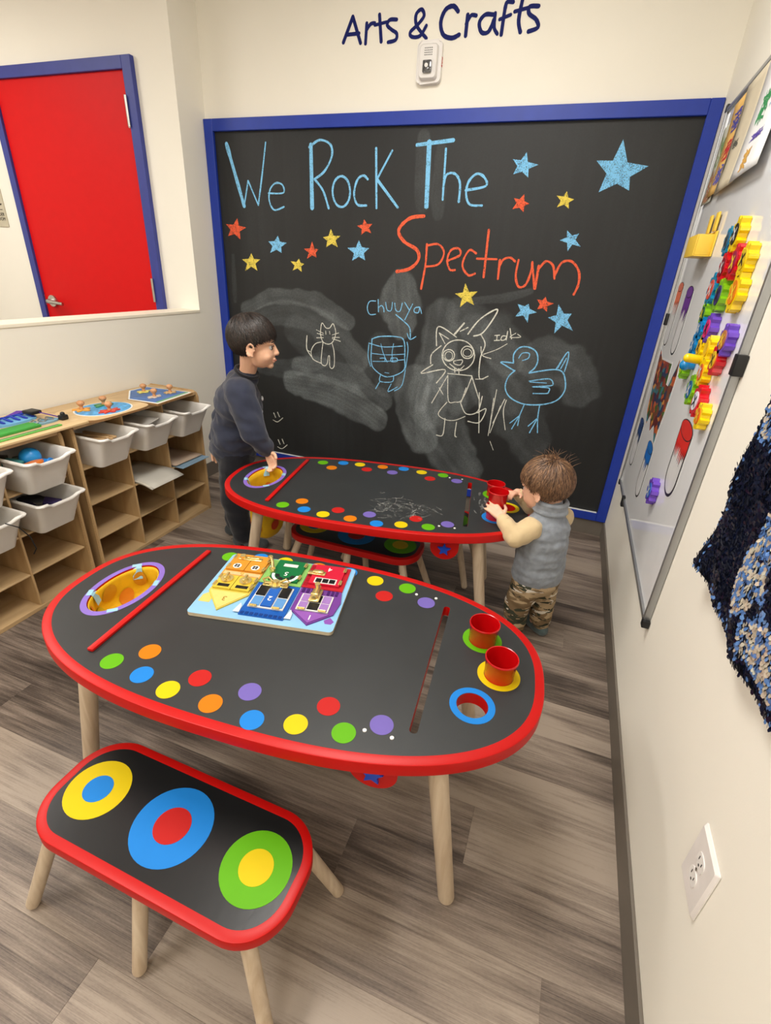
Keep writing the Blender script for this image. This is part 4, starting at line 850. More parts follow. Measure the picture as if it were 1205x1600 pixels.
bm = B(); plate(bm, ell(.106, .128, 72), z0=0, z1=.0012); o = obj('white_border', bm, mat('puzzle_white', (236, 240, 240), .4), fp); o.location.z = .010
bm = B(); plate(bm, ell(.100, .121, 72), z0=0, z1=.0008); o = obj('sea_picture', bm, mat('puzzle_sea', (70, 158, 214), .4, var=.45, scale=38), fp); o.location.z = .0112
def splat(n, r, seed, ax=1.0, ay=1.0, amp=.28):
    rs = random.Random(seed); ph = rs.uniform(0, 6); return [((r*(1+amp*math.sin(n*2*PI*i/60+ph)+.08*math.sin(13*i)))*math.cos(2*PI*i/60)*ax, (r*(1+amp*math.sin(n*2*PI*i/60+ph)))*math.sin(2*PI*i/60)*ay) for i in range(60)]
for nm, x, y, rgb, seed, n, ax, ay, r in (('fish_piece', -.053, -.066, (246, 168, 60), 1, 5, 1, 1, .03), ('turtle_piece', -.045, .042, (70, 140, 84), 2, 4, .7, 1.5, .03), ('crab_piece', .056, -.02, (218, 62, 44), 3, 7, .8, 1.4, .03)):
    bm = B(); plate(bm, splat(n, r, seed, ax, ay), z0=0, z1=.005); o = obj(nm, bm, mat(nm, rgb, .4, var=.15, scale=60), fp); o.location = (x, y, .012); knob(fp, x, y, .017)
hp = thing('house_puzzle', 'five-sided wooden peg puzzle with farm animals at the end of the shelf', 'puzzle', (.22, -.905, ZT))
hout = [(-.018, -.141), (-.150, -.005), (-.147, .112), (.134, .140), (.160, -.132)]
bm = B(); plate(bm, hout, z0=0, z1=.010, mi=0, mi_side=1); obj('board', bm, [M_BOARD, M_PLYE], hp)
bm = B(); plate(bm, [(x*.96, y*.96) for x, y in hout], z0=.010, z1=.0112); obj('white_border', bm, mat('puzzle_white', (236, 240, 240), .4), hp)
bm = B(); plate(bm, [(x*.90, y*.90) for x, y in hout[:4]]+[(hout[4][0]*.90, hout[4][1]*.9)], z0=.0112, z1=.0118); obj('barn_picture', bm, mat('puzzle_barn_blue', (62, 108, 172), .4, var=.25, scale=30), hp)
bm = B(); plate(bm, [(.108, .125), (.120, .125), (.144, -.118), (.132, -.118)], z0=.0118, z1=.0124); obj('grass_strip', bm, mat('puzzle_grass', (110, 170, 90), .4), hp)
for nm, x, y, rgb, seed, n, ax, ay in (('chick_piece', -.060, .008, (240, 216, 110), 4, 5, .8, 1.3), ('dog_piece', .058, -.045, (220, 200, 180), 5, 6, .7, 1.4), ('sheep_piece', .054, .067, (214, 176, 120), 6, 7, .8, 1.2)):
    bm = B(); plate(bm, splat(n, .026, seed, ax, ay, .2), z0=0, z1=.005); o = obj(nm, bm, mat(nm, rgb, .4, var=.25, scale=70), hp); o.location = (x, y, .0125); knob(hp, x, y, .0175)
# dressing board on the left shelf
db = thing('dressing_board', 'wooden dressing board with blue lace shoe, buckles and green snap on the left shelf', 'puzzle', (.19, -1.62, ZT+.0045), 0)
bm = B(); box(bm, (-.17, -.26, 0), (.165, .225, .009), bev=.002); obj('board', bm, M_BOARD, db)
bm = B(); box(bm, (.02, -.10, .009), (.085, .082, .020), bev=.004); obj('green_flap', bm, mat('felt_green', (60, 152, 60), .8, bump=.2), db, 40)
bm = B(); box(bm, (.03, -.20, .009), (.09, -.11, .018), bev=.004); obj('orange_flap', bm, mat('felt_orange', (226, 104, 40), .8, bump=.2), db, 40)
bm = B(); box(bm, (.117, -.20, .009), (.135, .13, .015), bev=.002); obj('green_zip_strip', bm, mat('zip_green', (104, 182, 84), .7), db, 40)
bm = B(); box(bm, (.124, -.19, .015), (.128, .12, .0175)); obj('zip', bm, M_STEEL, db)
bm = B(); plate(bm, ell(.048, .10, 40, -.06, .06, 2.6), z0=.009, z1=.018); obj('shoe_shape', bm, mat('felt_sky', (112, 176, 222), .8, bump=.2), db, 40)
for k in range(5):
    bm = B(); tube(bm, [(-.105, .0+.03*k, .019), (-.07, .012+.03*k, .030), (-.03, .02+.03*k, .019)], .0045, 8); obj('lace', bm, mat('lace_blue', (30, 58, 170), .7), db, 180)
bm = B(); tube(bm, [(-.10, .0, .02), (-.06, -.03, .07), (-.01, -.06, .085), (.01, -.09, .05), (-.02, -.10, .02), (-.05, -.08, .03), (-.05, -.04, .06), (-.09, 0, .03)], .008, 8); o = obj('lace_loop', bm, mat('lace_blue', (30, 58, 170), .7), db, 180)
bm = B(); plate(bm, ell(.026, .055, 36, .045, .125, 2.4), z0=.009, z1=.016); obj('buckle_patch', bm, mat('felt_grey_blue', (120, 160, 180), .7), db, 40)
for k in range(3):
    bm = B(); rim(bm, rrect(.030, .022, .005, 4), [(0, 0), (0, .004), (.004, .004), (.004, 0)]); o = obj('buckle', bm, M_STEEL, db, 40); o.location = (.042, .085+.032*k, .018); o.rotation_euler = (.3, .2, .4*k)
bm = B(); loft(bm, [[Vector((x-.013, y, z)), Vector((x+.013, y, z)), Vector((x+.013, y, z+.004)), Vector((x-.013, y, z+.004))] for x, y, z in ((-.13, .10, .009), (-.10, .13, .03), (-.04, .155, .034), (.0, .17, .026), (.06, .195, .012))], 0); obj('purple_strap', bm, mat('strap_purple', (92, 44, 158), .6), db, 40)
bm = B(); box(bm, (-.075, .125, .028), (-.02, .17, .042), bev=.004); obj('strap_clip', bm, M_BLACK, db, 40)
bm = B(); box(bm, (.055, .175, .009), (.082, .205, .03), bev=.006); rod(bm, (.068, .19, .03), (.068, .19, .042), .009, n=14, round1=True); obj('black_clasp', bm, M_BLACK, db, 40)
# ------------------------------------------------------------------ right wall
def RW(u, v, w=0.0):   # u along the wall towards the viewer (-y), v up, w out from the wall into the room
    return Matrix(((0, 0, -1, W-w), (-1, 0, 0, -u), (0, 1, 0, v), (0, 0, 0, 1)))
wb = thing('whiteboard', 'large framed magnetic whiteboard on the right wall covered with gears and stickers', 'whiteboard', (W, -.85, .44))
def wobj(name, bm, m, M, parent, smooth=None):
    bmesh.ops.transform(bm, matrix=Matrix.Translation((-W, .85, -.44)) @ M, verts=bm.verts[:]); return obj(name, bm, m, parent, smooth)
U0, U1, V0, V1 = .24, 1.455, .435, 1.945
M_WB = mat('whiteboard_enamel', (238, 239, 241), .05, var=.01, spec=.5)
M_ALU = mat('aluminium_frame', (176, 178, 180), .38, .85, var=.03)
bm = B(); box(bm, (U0+.01, V0+.01, .001), (U1-.01, V1-.01, .012)); wobj('surface', bm, M_WB, RW(0, 0), wb)
for lo, hi in (((U0, V0, .001), (U0+.016, V1, .02)), ((U1-.016, V0, .001), (U1, V1, .02)), ((U0+.016, V0, .001), (U1-.016, V0+.016, .02)), ((U0+.016, V1-.016, .001), (U1-.016, V1, .02))):
    bm = B(); box(bm, lo, hi, bev=.003); wobj('frame_rail', bm, M_ALU, RW(0, 0), wb, 40)
for u in (U0, U1):
    for v in (V0, V1):
        bm = B(); box(bm, (u-.012, v-.012, .0008), (u+.012, v+.012, .022), bev=.003); wobj('corner_cap', bm, M_BLACK, RW(0, 0), wb, 40)
for u, v in ((U1-.002, 1.185), (U0+.003, 1.21), (.50, V0)):
    bm = B(); box(bm, (u-.016, v-.024, .0008), (u+.016, v+.024, .024), bev=.003); wobj('mounting_clip', bm, M_BLACK, RW(0, 0), wb, 40)
# printed stickers: dripping paint cans
M_OUT = mat('sticker_outline', (30, 28, 30), .4); M_STK = mat('sticker_white', (226, 226, 226), .3)
def can(uc, v0, v1, hw, rgb):
    c = bpy.data.objects.new('paint_can_sticker', None); link(c, wb)
    h = v1-v0
    def body(k, top): return [(uc+hw*k*math.cos(a), v0+hw*.8+hw*.8*k*math.sin(a)) for a in [PI+PI*i/20 for i in range(21)]]+[(uc+hw*k, top), (uc-hw*k, top)]
    bm = B(); plate(bm, body(1.10, v1-.02), z0=.012, z1=.0124); wobj('white_border', bm, M_STK, RW(0, 0), c)
    bm = B(); plate(bm, body(1.0, v1-.03), [[(x, y) for x, y in body(.93, v1-.03)][::-1]] if False else [], .0124, .0127); wobj('outline', bm, M_OUT, RW(0, 0), c)
    bm = B(); plate(bm, body(.86, v1-.028), z0=.0127, z1=.0130); wobj('can_body', bm, M_STK, RW(0, 0), c)
    rs = random.Random(int(uc*1000)); top = v1-.025; bot = []
    n = 9
    for i in range(n*2+1):
        x = uc+hw*1.0-2*hw*1.0*i/(n*2); bot.append((x, top-h*(.22+(.20*rs.random() if i % 2 else -.02))))
    for dz, m, dx in ((.0130, M_OUT, .0), (.0133, mat('paint_%d_%d_%d' % rgb, rgb, .35, var=.04), .0)):
        k = 1.04 if m is M_OUT else .96
        pts = [(uc-hw*k, top), (uc+hw*k, top)]+[(uc+(x-uc)*k, y-(.006 if m is M_OUT else 0)) for x, y in bot]
        bm = B(); plate(bm, pts[::-1], z0=dz, z1=dz+.0003); wobj('paint_drips', bm, m, RW(0, 0), c)
    bm = B(); plate(bm, ell(hw*1.04, hw*.34, 36, uc, top), z0=.0136, z1=.0138); wobj('can_rim', bm, M_OUT, RW(0, 0), c)
    bm = B(); plate(bm, ell(hw*.98, hw*.30, 36, uc, top), z0=.0138, z1=.0140); wobj('paint_surface', bm, mat('paintl_%d' % rgb[0], tuple(min(255, int(v*.95+10)) for v in rgb), .25), RW(0, 0), c)
    bm = B(); ribbon(bm, [(uc-hw*.9, top-.012), (uc-hw*.4, top-.03), (uc+hw*.4, top-.03), (uc+hw*.9, top-.012)], .003, 0, 0, M=Matrix.Translation((0, 0, .0143)) @ Matrix.Rotation(-PI/2, 4, 'X') @ Matrix.Diagonal((1, 1, -1, 1))); wobj('highlight_line', bm, M_STK, RW(0, 0), c)
can(1.19, .75, .985, .082, (222, 44, 34)); can(.725, .555, .79, .066, (24, 110, 200)); can(.365, .57, .80, .06, (40, 70, 120)); can(.345, 1.11, 1.365, .055, (232, 120, 80)); can(.575, 1.10, 1.35, .062, (110, 56, 150))
# multicoloured paint splash sticker
sp = bpy.data.objects.new('paint_splash_sticker', None); link(sp, wb)
splash = [(.303, 1.091), (.40, 1.06), (.645, 1.075), (.655, 1.0), (.70, 1.0), (.775, 1.106), (.80, 1.05), (.79, .935), (.77, .86), (.758, .79), (.66, .84), (.60, .80), (.52, .85), (.47, .80), (.40, .845), (.36, .93)]
cu, cv = .57, .95
bm = B(); plate(bm, [(cu+(u-cu)*1.07, cv+(v-cv)*1.06) for u, v in splash][::-1], z0=.012, z1=.0125); wobj('white_border', bm, M_STK, RW(0, 0), sp)
m = bpy.data.materials.new('splash_paint'); m.use_nodes = True; nt = m.node_tree; b_ = nt.nodes['Principled BSDF']; b_.inputs['Roughness'].default_value = .35
tc = nt.nodes.new('ShaderNodeTexCoord'); mp = nt.nodes.new('ShaderNodeMapping'); mp.inputs['Scale'].default_value = (1, 14, 24); vo = nt.nodes.new('ShaderNodeTexVoronoi'); vo.inputs['Scale'].default_value = 1.6
nt.links.new(tc.outputs['Object'], mp.inputs[0]); nt.links.new(mp.outputs[0], vo.inputs['Vector'])
r = nt.nodes.new('ShaderNodeValToRGB'); r.color_ramp.interpolation = 'CONSTANT'
cols = [(122, 66, 40), (64, 96, 40), (190, 90, 40), (44, 56, 84), (206, 140, 60), (96, 36, 36), (60, 120, 130), (150, 60, 40)]
r.color_ramp.elements[0].color = lin(cols[0]); r.color_ramp.elements.remove(r.color_ramp.elements[1])
for i, c in enumerate(cols[1:]): e = r.color_ramp.elements.new((i+1)/8); e.color = lin(c)
sx = nt.nodes.new('ShaderNodeSeparateColor'); nt.links.new(vo.outputs['Color'], sx.inputs[0]); nt.links.new(sx.outputs[0], r.inputs[0]); nt.links.new(r.outputs[0], b_.inputs['Base Color'])
bm = B(); plate(bm, splash[::-1], z0=.0125, z1=.013); wobj('paint_splash', bm, m, RW(0, 0), sp)
# pinned drawings
def sheet(name, label, u0, u1, v0, v1, w0, curl, rgb, marks, seed, tilt=0.0):
    t = thing(name, label, 'drawing', (W-w0, -(u0+u1)/2, v1))
    bm = B(); n = 12; wd = u1-u0; ht = v1-v0; rows_ = []
    f = lambda s: curl*(s**2.2)+.0008*(1+math.sin(5*s+seed))
    for i in range(n+1):
        s = i/n; rows_.append([bm.verts.new((-f(s)-.0015*s*math.cos(3*k+seed), -(k-.5)*wd*1.0, -ht*s+tilt*(k-.5))) for k in (0, .33, .66, 1)])
    for a, b in zip(rows_, rows_[1:]):
        for k in range(3): bm.faces.new((a[k], a[k+1], b[k+1], b[k]))
    o = obj('paper', bm, mat('draw_%d_%d_%d' % rgb, rgb, .8, var=.02), t, 180); md = o.modifiers.new('s', 'SOLIDIFY'); md.thickness = .0008
    for j, (a0, b0, a1, b1, c) in enumerate(marks):   # coloured scribble patches that follow the sheet
        bm = B(); rr = random.Random(seed*10+j)
        for q in range(26):
            k0, k1 = sorted((rr.uniform(a0, a1), rr.uniform(a0, a1))); s0 = rr.uniform(b0, b1); s1 = rr.uniform(b0, b1)
            pts = [(k0, s0), ((k0+k1)/2, (s0+s1)/2+rr.uniform(-.08, .08)*(b1-b0)), (k1+.04, s1)]
            L = []; R_ = []
            for k, s in pts:
                s = min(max(s, 0), 1); y = -(k-.5)*wd; 
                kk = min(range(4), key=lambda i: abs((0, .33, .66, 1)[i]-k))
                x = -f(s)-.0015*s*math.cos(3*k+seed)-.0012-.0008*s
                L.append(bm.verts.new((x, y, -ht*s+tilt*(k-.5)))); R_.append(bm.verts.new((x, y, -ht*min(1, s+(b1-b0)/12)+tilt*(k-.5))))
            for i in range(2): bm.faces.new((L[i], L[i+1], R_[i+1], R_[i]))
        obj('crayon_mark', bm, mat('crayon_%d_%d_%d' % c, c, .8, var=.2, scale=120), t)
    return t
sheet('drawing', 'green and brown childs drawing at the corner end of the whiteboard', .30, .46, 1.625, 1.87, .0135, .006, (206, 206, 190), [(.1, .1, .9, .5, (120, 150, 90)), (.1, .5, .9, .95, (170, 120, 90))], 1)
sheet('drawing', 'childs drawing with orange border, purple and red scribbles on the whiteboard', .40, .62, 1.64, 1.915, .0155, .008, (244, 196, 110), [(.2, .1, .9, .35, (70, 70, 160)), (.15, .4, .9, .62, (206, 40, 50)), (.15, .66, .85, .9, (90, 90, 176))], 2)
sheet('drawing', 'large tan paper with pencil lines overlapping the orange drawing', .56, .84, 1.63, 1.925, .0185, .010, (216, 204, 178), [(.05, .1, .08, .95, (120, 110, 96)), (.15, .5, .4, .6, (90, 90, 80))], 3)
sheet('drawing', 'white paper curling out with green and blue crayon figures', .80, 1.10, 1.63, 1.92, .0220, .012, (240, 240, 240), [(.25, .3, .5, .6, (60, 150, 90)), (.3, .66, .7, .72, (90, 70, 170)), (.3, .76, .5, .95, (220, 170, 80)), (.6, .2, .9, .5, (150, 190, 220))], 4)
# yellow magnetic holder
M_YH = mat('holder_yellow', (248, 208, 74), .4, var=.02)
yh = thing('marker_holder', 'yellow plastic magnetic marker holder below the pinned drawings', 'holder', (W-.0125, -.66, 1.48))
def hb(name, lo, hi):
    bm = B(); box(bm, lo, hi, bev=.002); obj(name, bm, M_YH, yh, 40)
# local: x from board (0) towards the room negative
hb('back_plate', (-.005, -.10, -.045), (-.0005, .10, .03)); hb('front_wall', (-.055, -.085, -.045), (-.051, .085, .02)); hb('bottom', (-.051, -.085, -.045), (-.005, .085, -.041))
hb('end_wall', (-.051, -.085, -.041), (-.005, -.081, .02)); hb('end_wall', (-.051, .081, -.041), (-.005, .085, .02)); hb('partition', (-.051, .02, -.041), (-.005, .024, .02))
hb('hook_arm', (-.012, -.075, .03), (-.005, -.04, .085)); hb('hook_arm', (-.012, .03, .03), (-.005, .06, .085))
# magnetic gears
def gear_mesh(r, th, nt_, key):
    bm = B(); pts = []
    for i in range(nt_*6):
        a = 2*PI*i/(nt_*6); k = i % 6; rr = r if k in (1, 2, 3) else r*.80
        pts.append((rr*math.cos(a), rr*math.sin(a)))
    plate(bm, pts, z0=0, z1=th)
    bmesh.ops.bevel(bm, geom=[e for e in bm.edges if e.is_manifold and e.calc_face_angle(0) > 1.2], offset=.0016, segments=1, affect='EDGES')
    bmesh.ops.recalc_face_normals(bm, faces=bm.faces[:])
    me = bpy.data.meshes.new('gear_wheel'); bm.to_mesh(me); bm.free(); return me
GC = {'y': (250, 214, 10), 't': (14, 138, 180), 'r': (214, 18, 34), 'g': (132, 194, 26), 'b': (10, 132, 196), 'p': (112, 72, 192)}
ENG = {'y': 'yellow', 't': 'teal', 'r': 'red', 'g': 'green', 'b': 'blue', 'p': 'purple'}
GEARS = [('y', 1.104, 1.474, .044, (40, 36, 34), 'topmost yellow gear magnet with a dark round face'),
 ('t', 1.030, 1.462, .038, (60, 100, 130), 'teal gear magnet left of the topmost yellow gear'),
 ('r', 1.182, 1.405, .044, (150, 30, 70), 'red gear magnet with white swirl, between two yellow gears'),
 ('r', 1.077, 1.395, .040, (120, 20, 40), 'dark red gear magnet left of the red swirl gear'),
 ('y', 1.275, 1.408, .040, (220, 190, 40), 'yellow gear magnet at the right of the red swirl gear'),
 ('y', 1.285, 1.335, .048, (230, 130, 20), 'large yellow gear magnet with an orange face'),
 ('t', 1.020, 1.338, .046, (210, 80, 60), 'teal gear magnet with a red and yellow face'),
 ('g', 1.135, 1.325, .044, (60, 50, 110), 'green gear magnet with a dark purple face'),
 ('g', 1.015, 1.272, .034, (30, 80, 60), 'small green gear magnet under the teal gear with the red face'),
 ('b', 1.035, 1.232, .034, (20, 110, 170), 'blue gear magnet left of the purple gear with the pink face'),
 ('p', 1.132, 1.238, .042, (220, 40, 110), 'purple gear magnet with a pink and black face'),
 ('p', 1.340, 1.228, .040, (190, 120, 60), 'purple gear magnet nearest the frame clip'),
 ('b', 1.018, 1.182, .038, (20, 110, 170), 'blue gear magnet left of the yellow gear cluster'),
 ('y', 1.110, 1.186, .034, (240, 190, 10), 'upper left yellow gear magnet of the lower yellow cluster'),
 ('y', 1.205, 1.192, .036, (240, 190, 10), 'upper right yellow gear magnet of the lower yellow cluster'),
 ('y', 1.225, 1.132, .038, (220, 100, 20), 'bottom yellow gear magnet of the lower yellow cluster'),
 ('r', 1.312, 1.176, .038, (230, 190, 40), 'red gear magnet right of the lower yellow cluster'),
 ('g', .960, 1.105, .034, (120, 190, 30), 'green gear magnet at the lower left beside the paint splash'),
 ('g', 1.160, 1.072, .044, (20, 90, 150), 'green gear magnet with a blue face below the yellow cluster'),
 ('r', 1.272, 1.062, .044, (230, 230, 240), 'red gear magnet with a white and blue face near the bottom'),
 ('y', 1.350, 1.038, .036, (230, 110, 20), 'yellow gear magnet at the bottom of the cluster'),
 ('p', 1.060, .708, .046, (50, 100, 190), 'lone purple gear magnet low on the whiteboard between two paint cans')]
gm = {}
for i, (c, u, v, r, face, lab) in enumerate(GEARS):
    k = round(r, 3)
    if k not in gm: gm[k] = gear_mesh(r, .022, 8, k)
    g = thing('gear_magnet', lab, 'gear', (W-.0128, -u, v), 0, 'gear magnets on the whiteboard')
    me = gm[k].copy(); me.materials.append(mat('gear_'+ENG[c], GC[c], .25, var=.02, coat=.3)); me.transform(Matrix(((0, 0, -1, 0), (-1, 0, 0, 0), (0, 1, 0, 0), (0, 0, 0, 1))) @ Matrix.Rotation(i*.37, 4, 'Z'))
    link(bpy.data.objects.new('wheel', me), g)
    T = Matrix(((0, 0, -1, 0), (-1, 0, 0, 0), (0, 1, 0, 0), (0, 0, 0, 1)))
    bm = B(); plate(bm, circ(r*.58, n=28), z0=.022, z1=.024); bmesh.ops.transform(bm, matrix=T, verts=bm.verts[:]); obj('face_disc', bm, mat('gface_%d_%d_%d' % face, face, .35, var=.1), g)
    bm = B(); rr = random.Random(i)
    ribbon(bm, [(-r*.3, -r*.3), (r*.1*rr.uniform(-1, 1), 0), (r*.3, r*.3)], r*.16, 0, 0, M=Matrix.Translation((0, 0, .0245)) @ Matrix.Rotation(-PI/2, 4, 'X') @ Matrix.Diagonal((1, 1, -1, 1)))
    ribbon(bm, [(-r*.3, r*.3), (0, r*.1*rr.uniform(-1, 1)), (r*.3, -r*.3)], r*.13, 0, 0, M=Matrix.Translation((0, 0, .0248)) @ Matrix.Rotation(-PI/2, 4, 'X') @ Matrix.Diagonal((1, 1, -1, 1)))
    bmesh.ops.transform(bm, matrix=T, verts=bm.verts[:]); obj('face_mark', bm, [M_STK, M_OUT, mat('gmark_yellow', (246, 214, 60), .4)][i % 3], g)
# blue ball peg + yellow crank among the gears
ck = thing('gear_crank', 'yellow crank handle lying across the lower yellow gear cluster', 'gear', (W-.0415, -1.16, 1.156))
bm = B(); rod(bm, (.016, .0, 0), (-.034, 0, .004), .0125, n=14, round0=True, round1=True); obj('arm', bm, mat('gear_yellow', GC['y'], .25), ck, 50)
bm = B(); rod(bm, (.028, .0, 0), (.01, .0, 0), .015, n=12); obj('post', bm, mat('gear_yellow', GC['y'], .25), ck, 50)
bp_ = thing('ball_peg', 'blue ball peg magnet just below the blue gears', 'peg', (W-.0128, -1.02, 1.122))
bm = B(); rod(bm, (0, 0, 0), (-.02, 0, 0), .012, n=14); obj('stem', bm, mat('gear_blue', GC['b'], .25), bp_, 50)
bm = B(); bmesh.ops.create_uvsphere(bm, u_segments=20, v_segments=12, radius=.016, matrix=Matrix.Translation((-.026, 0, 0))); obj('ball', bm, mat('gear_blue', GC['b'], .25), bp_, 180)

# ------------------------------------------------------------------ sequin panel
sq = thing('sequin_panel', 'dark blue reversible sequin fabric panel hanging on the right wall', 'fabric', (W, -2.1, .79))
SU0, SU1, SV0, SV1 = 1.735, 2.55, .795, 1.62
def sdepth(u, v): return .022+.006*math.sin(u*17+v*5)+.006*math.sin(v*23-u*6)+.004*math.sin(u*41+v*31)
bm = B(); n = 44; G = []
for i in range(n+1):
    row = []
    for j in range(n+1):
        u = SU0+(SU1-SU0)*i/n; v = SV0+(SV1-SV0)*j/n
        uu = u+.006*math.sin(v*19)*(1-i/n); vv = v+.006*math.sin(u*15)*(1-j/n)
        row.append(bm.verts.new((-sdepth(u, v), -uu+2.1, vv-.79)))
    G.append(row)
for i in range(n):
    for j in range(n): bm.faces.new((G[i][j], G[i+1][j], G[i+1][j+1], G[i][j+1]))
o = obj('fabric', bm, mat('sequin_backing', (18, 22, 40), .7, var=.2), sq, 180); md = o.modifiers.new('s', 'SOLIDIFY'); md.thickness = .004; md.offset = 0
rs = np.random.RandomState(11); V = []; F = []; MI = []
pitch = .0078; ru = int((SU1-SU0)/pitch); rv = int((SV1-SV0)/(pitch*.8))
for j in range(rv):
    for i in range(ru):
        u = SU0+(i+.5*(j % 2))*pitch+rs.uniform(-.001, .001); v = SV0+j*pitch*.8+rs.uniform(-.001, .001)
        p = mnoise.noise(Vector((u*7.5, v*6.5, 1.7))) + .35*mnoise.noise(Vector((u*22, v*22, 4)))
        mi = 0
        if p > .12: mi = 1 if rs.rand() < .45 else 2
        elif p > .02: mi = 1 if rs.rand() < .55 else 0
        if u-SU0 < .02 or v-SV0 < .02: mi = 0 if rs.rand() < .8 else 1
        uu = u+.006*math.sin(v*19)*(1-(u-SU0)/(SU1-SU0)); vv = v+.006*math.sin(u*15)*(1-(v-SV0)/(SV1-SV0))
        tx, ty = rs.normal(0, .2), rs.normal(-.08 if mi == 0 else .12, .2)
        c = (-sdepth(u, v)-.0034, -uu+2.1, vv-.79); r = .0046; k = len(V)
        for a in range(6):
            dy = r*math.cos(a*PI/3); dz = r*math.sin(a*PI/3); V.append((c[0]+dy*tx+dz*ty, c[1]+dy, c[2]+dz))
        F.append(tuple(range(k, k+6))); MI.append(mi)
me = bpy.data.meshes.new('sequins'); me.from_pydata(V, [], F)
for m in (mat('sequin_navy', (28, 36, 64), .2, .6, var=.4, scale=70), mat('sequin_blue', (112, 158, 244), .22, .5, var=.4, scale=70), mat('sequin_rose_gold', (252, 226, 206), .22, .5, var=.3, scale=70)): me.materials.append(m)
me.polygons.foreach_set('material_index', MI); o = link(bpy.data.objects.new('sequins', me), sq); o['kind'] = 'stuff'

# ------------------------------------------------------------------ power outlet
ou = thing('power_outlet', 'white double power outlet low on the right wall', 'outlet', (W, -2.19, .46))
def ob(name, bm, m, sm=None):
    bmesh.ops.transform(bm, matrix=Matrix(((0, 0, -1, 0), (-1, 0, 0, 0), (0, 1, 0, 0), (0, 0, 0, 1))), verts=bm.verts[:]); return obj(name, bm, m, ou, sm)
bm = B(); loft(bm, [[Vector((x*k, y*k2, z)) for x, y in rrect(.092, .130, .004, 3)] for k, k2, z in ((1, 1, .0008), (1, 1, .003), (.90, .93, .0075))], 0); ob('cover_plate', bm, mat('outlet_white', (238, 232, 228), .25), 30)
for s_ in (-1, 1):
    y = s_*.0195
    bm = B(); loft(bm, [[Vector((x, y+yy, z)) for x, yy in ell(.0165, .0145, 24, 0, 0, 2.6)] for z in (.007, .0088)], 0); ob('socket', bm, M_WHITE, 30)
    bm = B(); box(bm, (-.008, y-.001, .0088), (-.006, y+.007, .0091)); box(bm, (.006, y-.001, .0088), (.008, y+.006, .0091)); rod(bm, (0, y-.007, .0088), (0, y-.007, .0091), .0024, n=10); ob('slots', bm, M_BLACK)
bm = B(); rod(bm, (0, 0, .007), (0, 0, .0092), .003, n=12); ob('screw', bm, M_STEEL, 40)
# ------------------------------------------------------------------ people
def ball(bm, c, r, R=None, seg=20):
    r = (r, r, r) if isinstance(r, (int, float)) else r
    M = Matrix.Translation(c) @ (R.to_4x4() if R is not None else Matrix.Identity(4)) @ Matrix.Diagonal((*r, 1))
    bmesh.ops.create_uvsphere(bm, u_segments=seg, v_segments=max(8, seg*2//3), radius=1.0, matrix=M)
def chain(bm, pts):
    """tapered limb through (point, radius) joints"""
    for (p, r) in pts: ball(bm, Vector(p), r, seg=16)
    for (p, r), (q, s) in zip(pts, pts[1:]):
        p = Vector(p); q = Vector(q)
        if (q-p).length > 1e-5: rod(bm, p, q, r, s, 16)
def organic(name, bm, voxel, ms, parent, smooth=6, wrinkle=None, fac=.5):
    me = bpy.data.meshes.new(name); bm.to_mesh(me); bm.free()
    o = bpy.data.objects.new(name, me); COL.objects.link(o)
    m = o.modifiers.new('r', 'REMESH'); m.mode = 'VOXEL'; m.voxel_size = voxel; m.use_smooth_shade = True
    s = o.modifiers.new('s', 'SMOOTH'); s.factor = fac; s.iterations = smooth
    dg = bpy.context.evaluated_depsgraph_get(); me2 = bpy.data.meshes.new_from_object(o.evaluated_get(dg))
    bpy.data.objects.remove(o); bpy.data.meshes.remove(me); me2.name = name; me2.materials.clear(); setmats(me2, ms)
    if wrinkle:
        n = len(me2.vertices); co = np.empty(n*3, np.float32); no = np.empty(n*3, np.float32)
        me2.vertices.foreach_get('co', co); me2.vertices.foreach_get('normal', no); co = co.reshape(-1, 3); no = no.reshape(-1, 3)
        d = np.array([wrinkle(Vector(c)) for c in co.tolist()], np.float32)
        co += no*d[:, None]; me2.vertices.foreach_set('co', co.ravel()); me2.update()
    me2.polygons.foreach_set('use_smooth', [True]*len(me2.polygons))
    return link(bpy.data.objects.new(name, me2), parent)
def basis(f, tilt=0.0, roll=0.0):
    f = Vector(f).normalized(); l = Vector((0, 0, 1)).cross(f).normalized(); u = f.cross(l).normalized()
    R = Matrix((f, l, u)).transposed()
    return R @ Matrix.Rotation(tilt, 3, 'Y') @ Matrix.Rotation(roll, 3, 'X')
def cuts(a, b, k): return Vector(a).lerp(Vector(b), k)
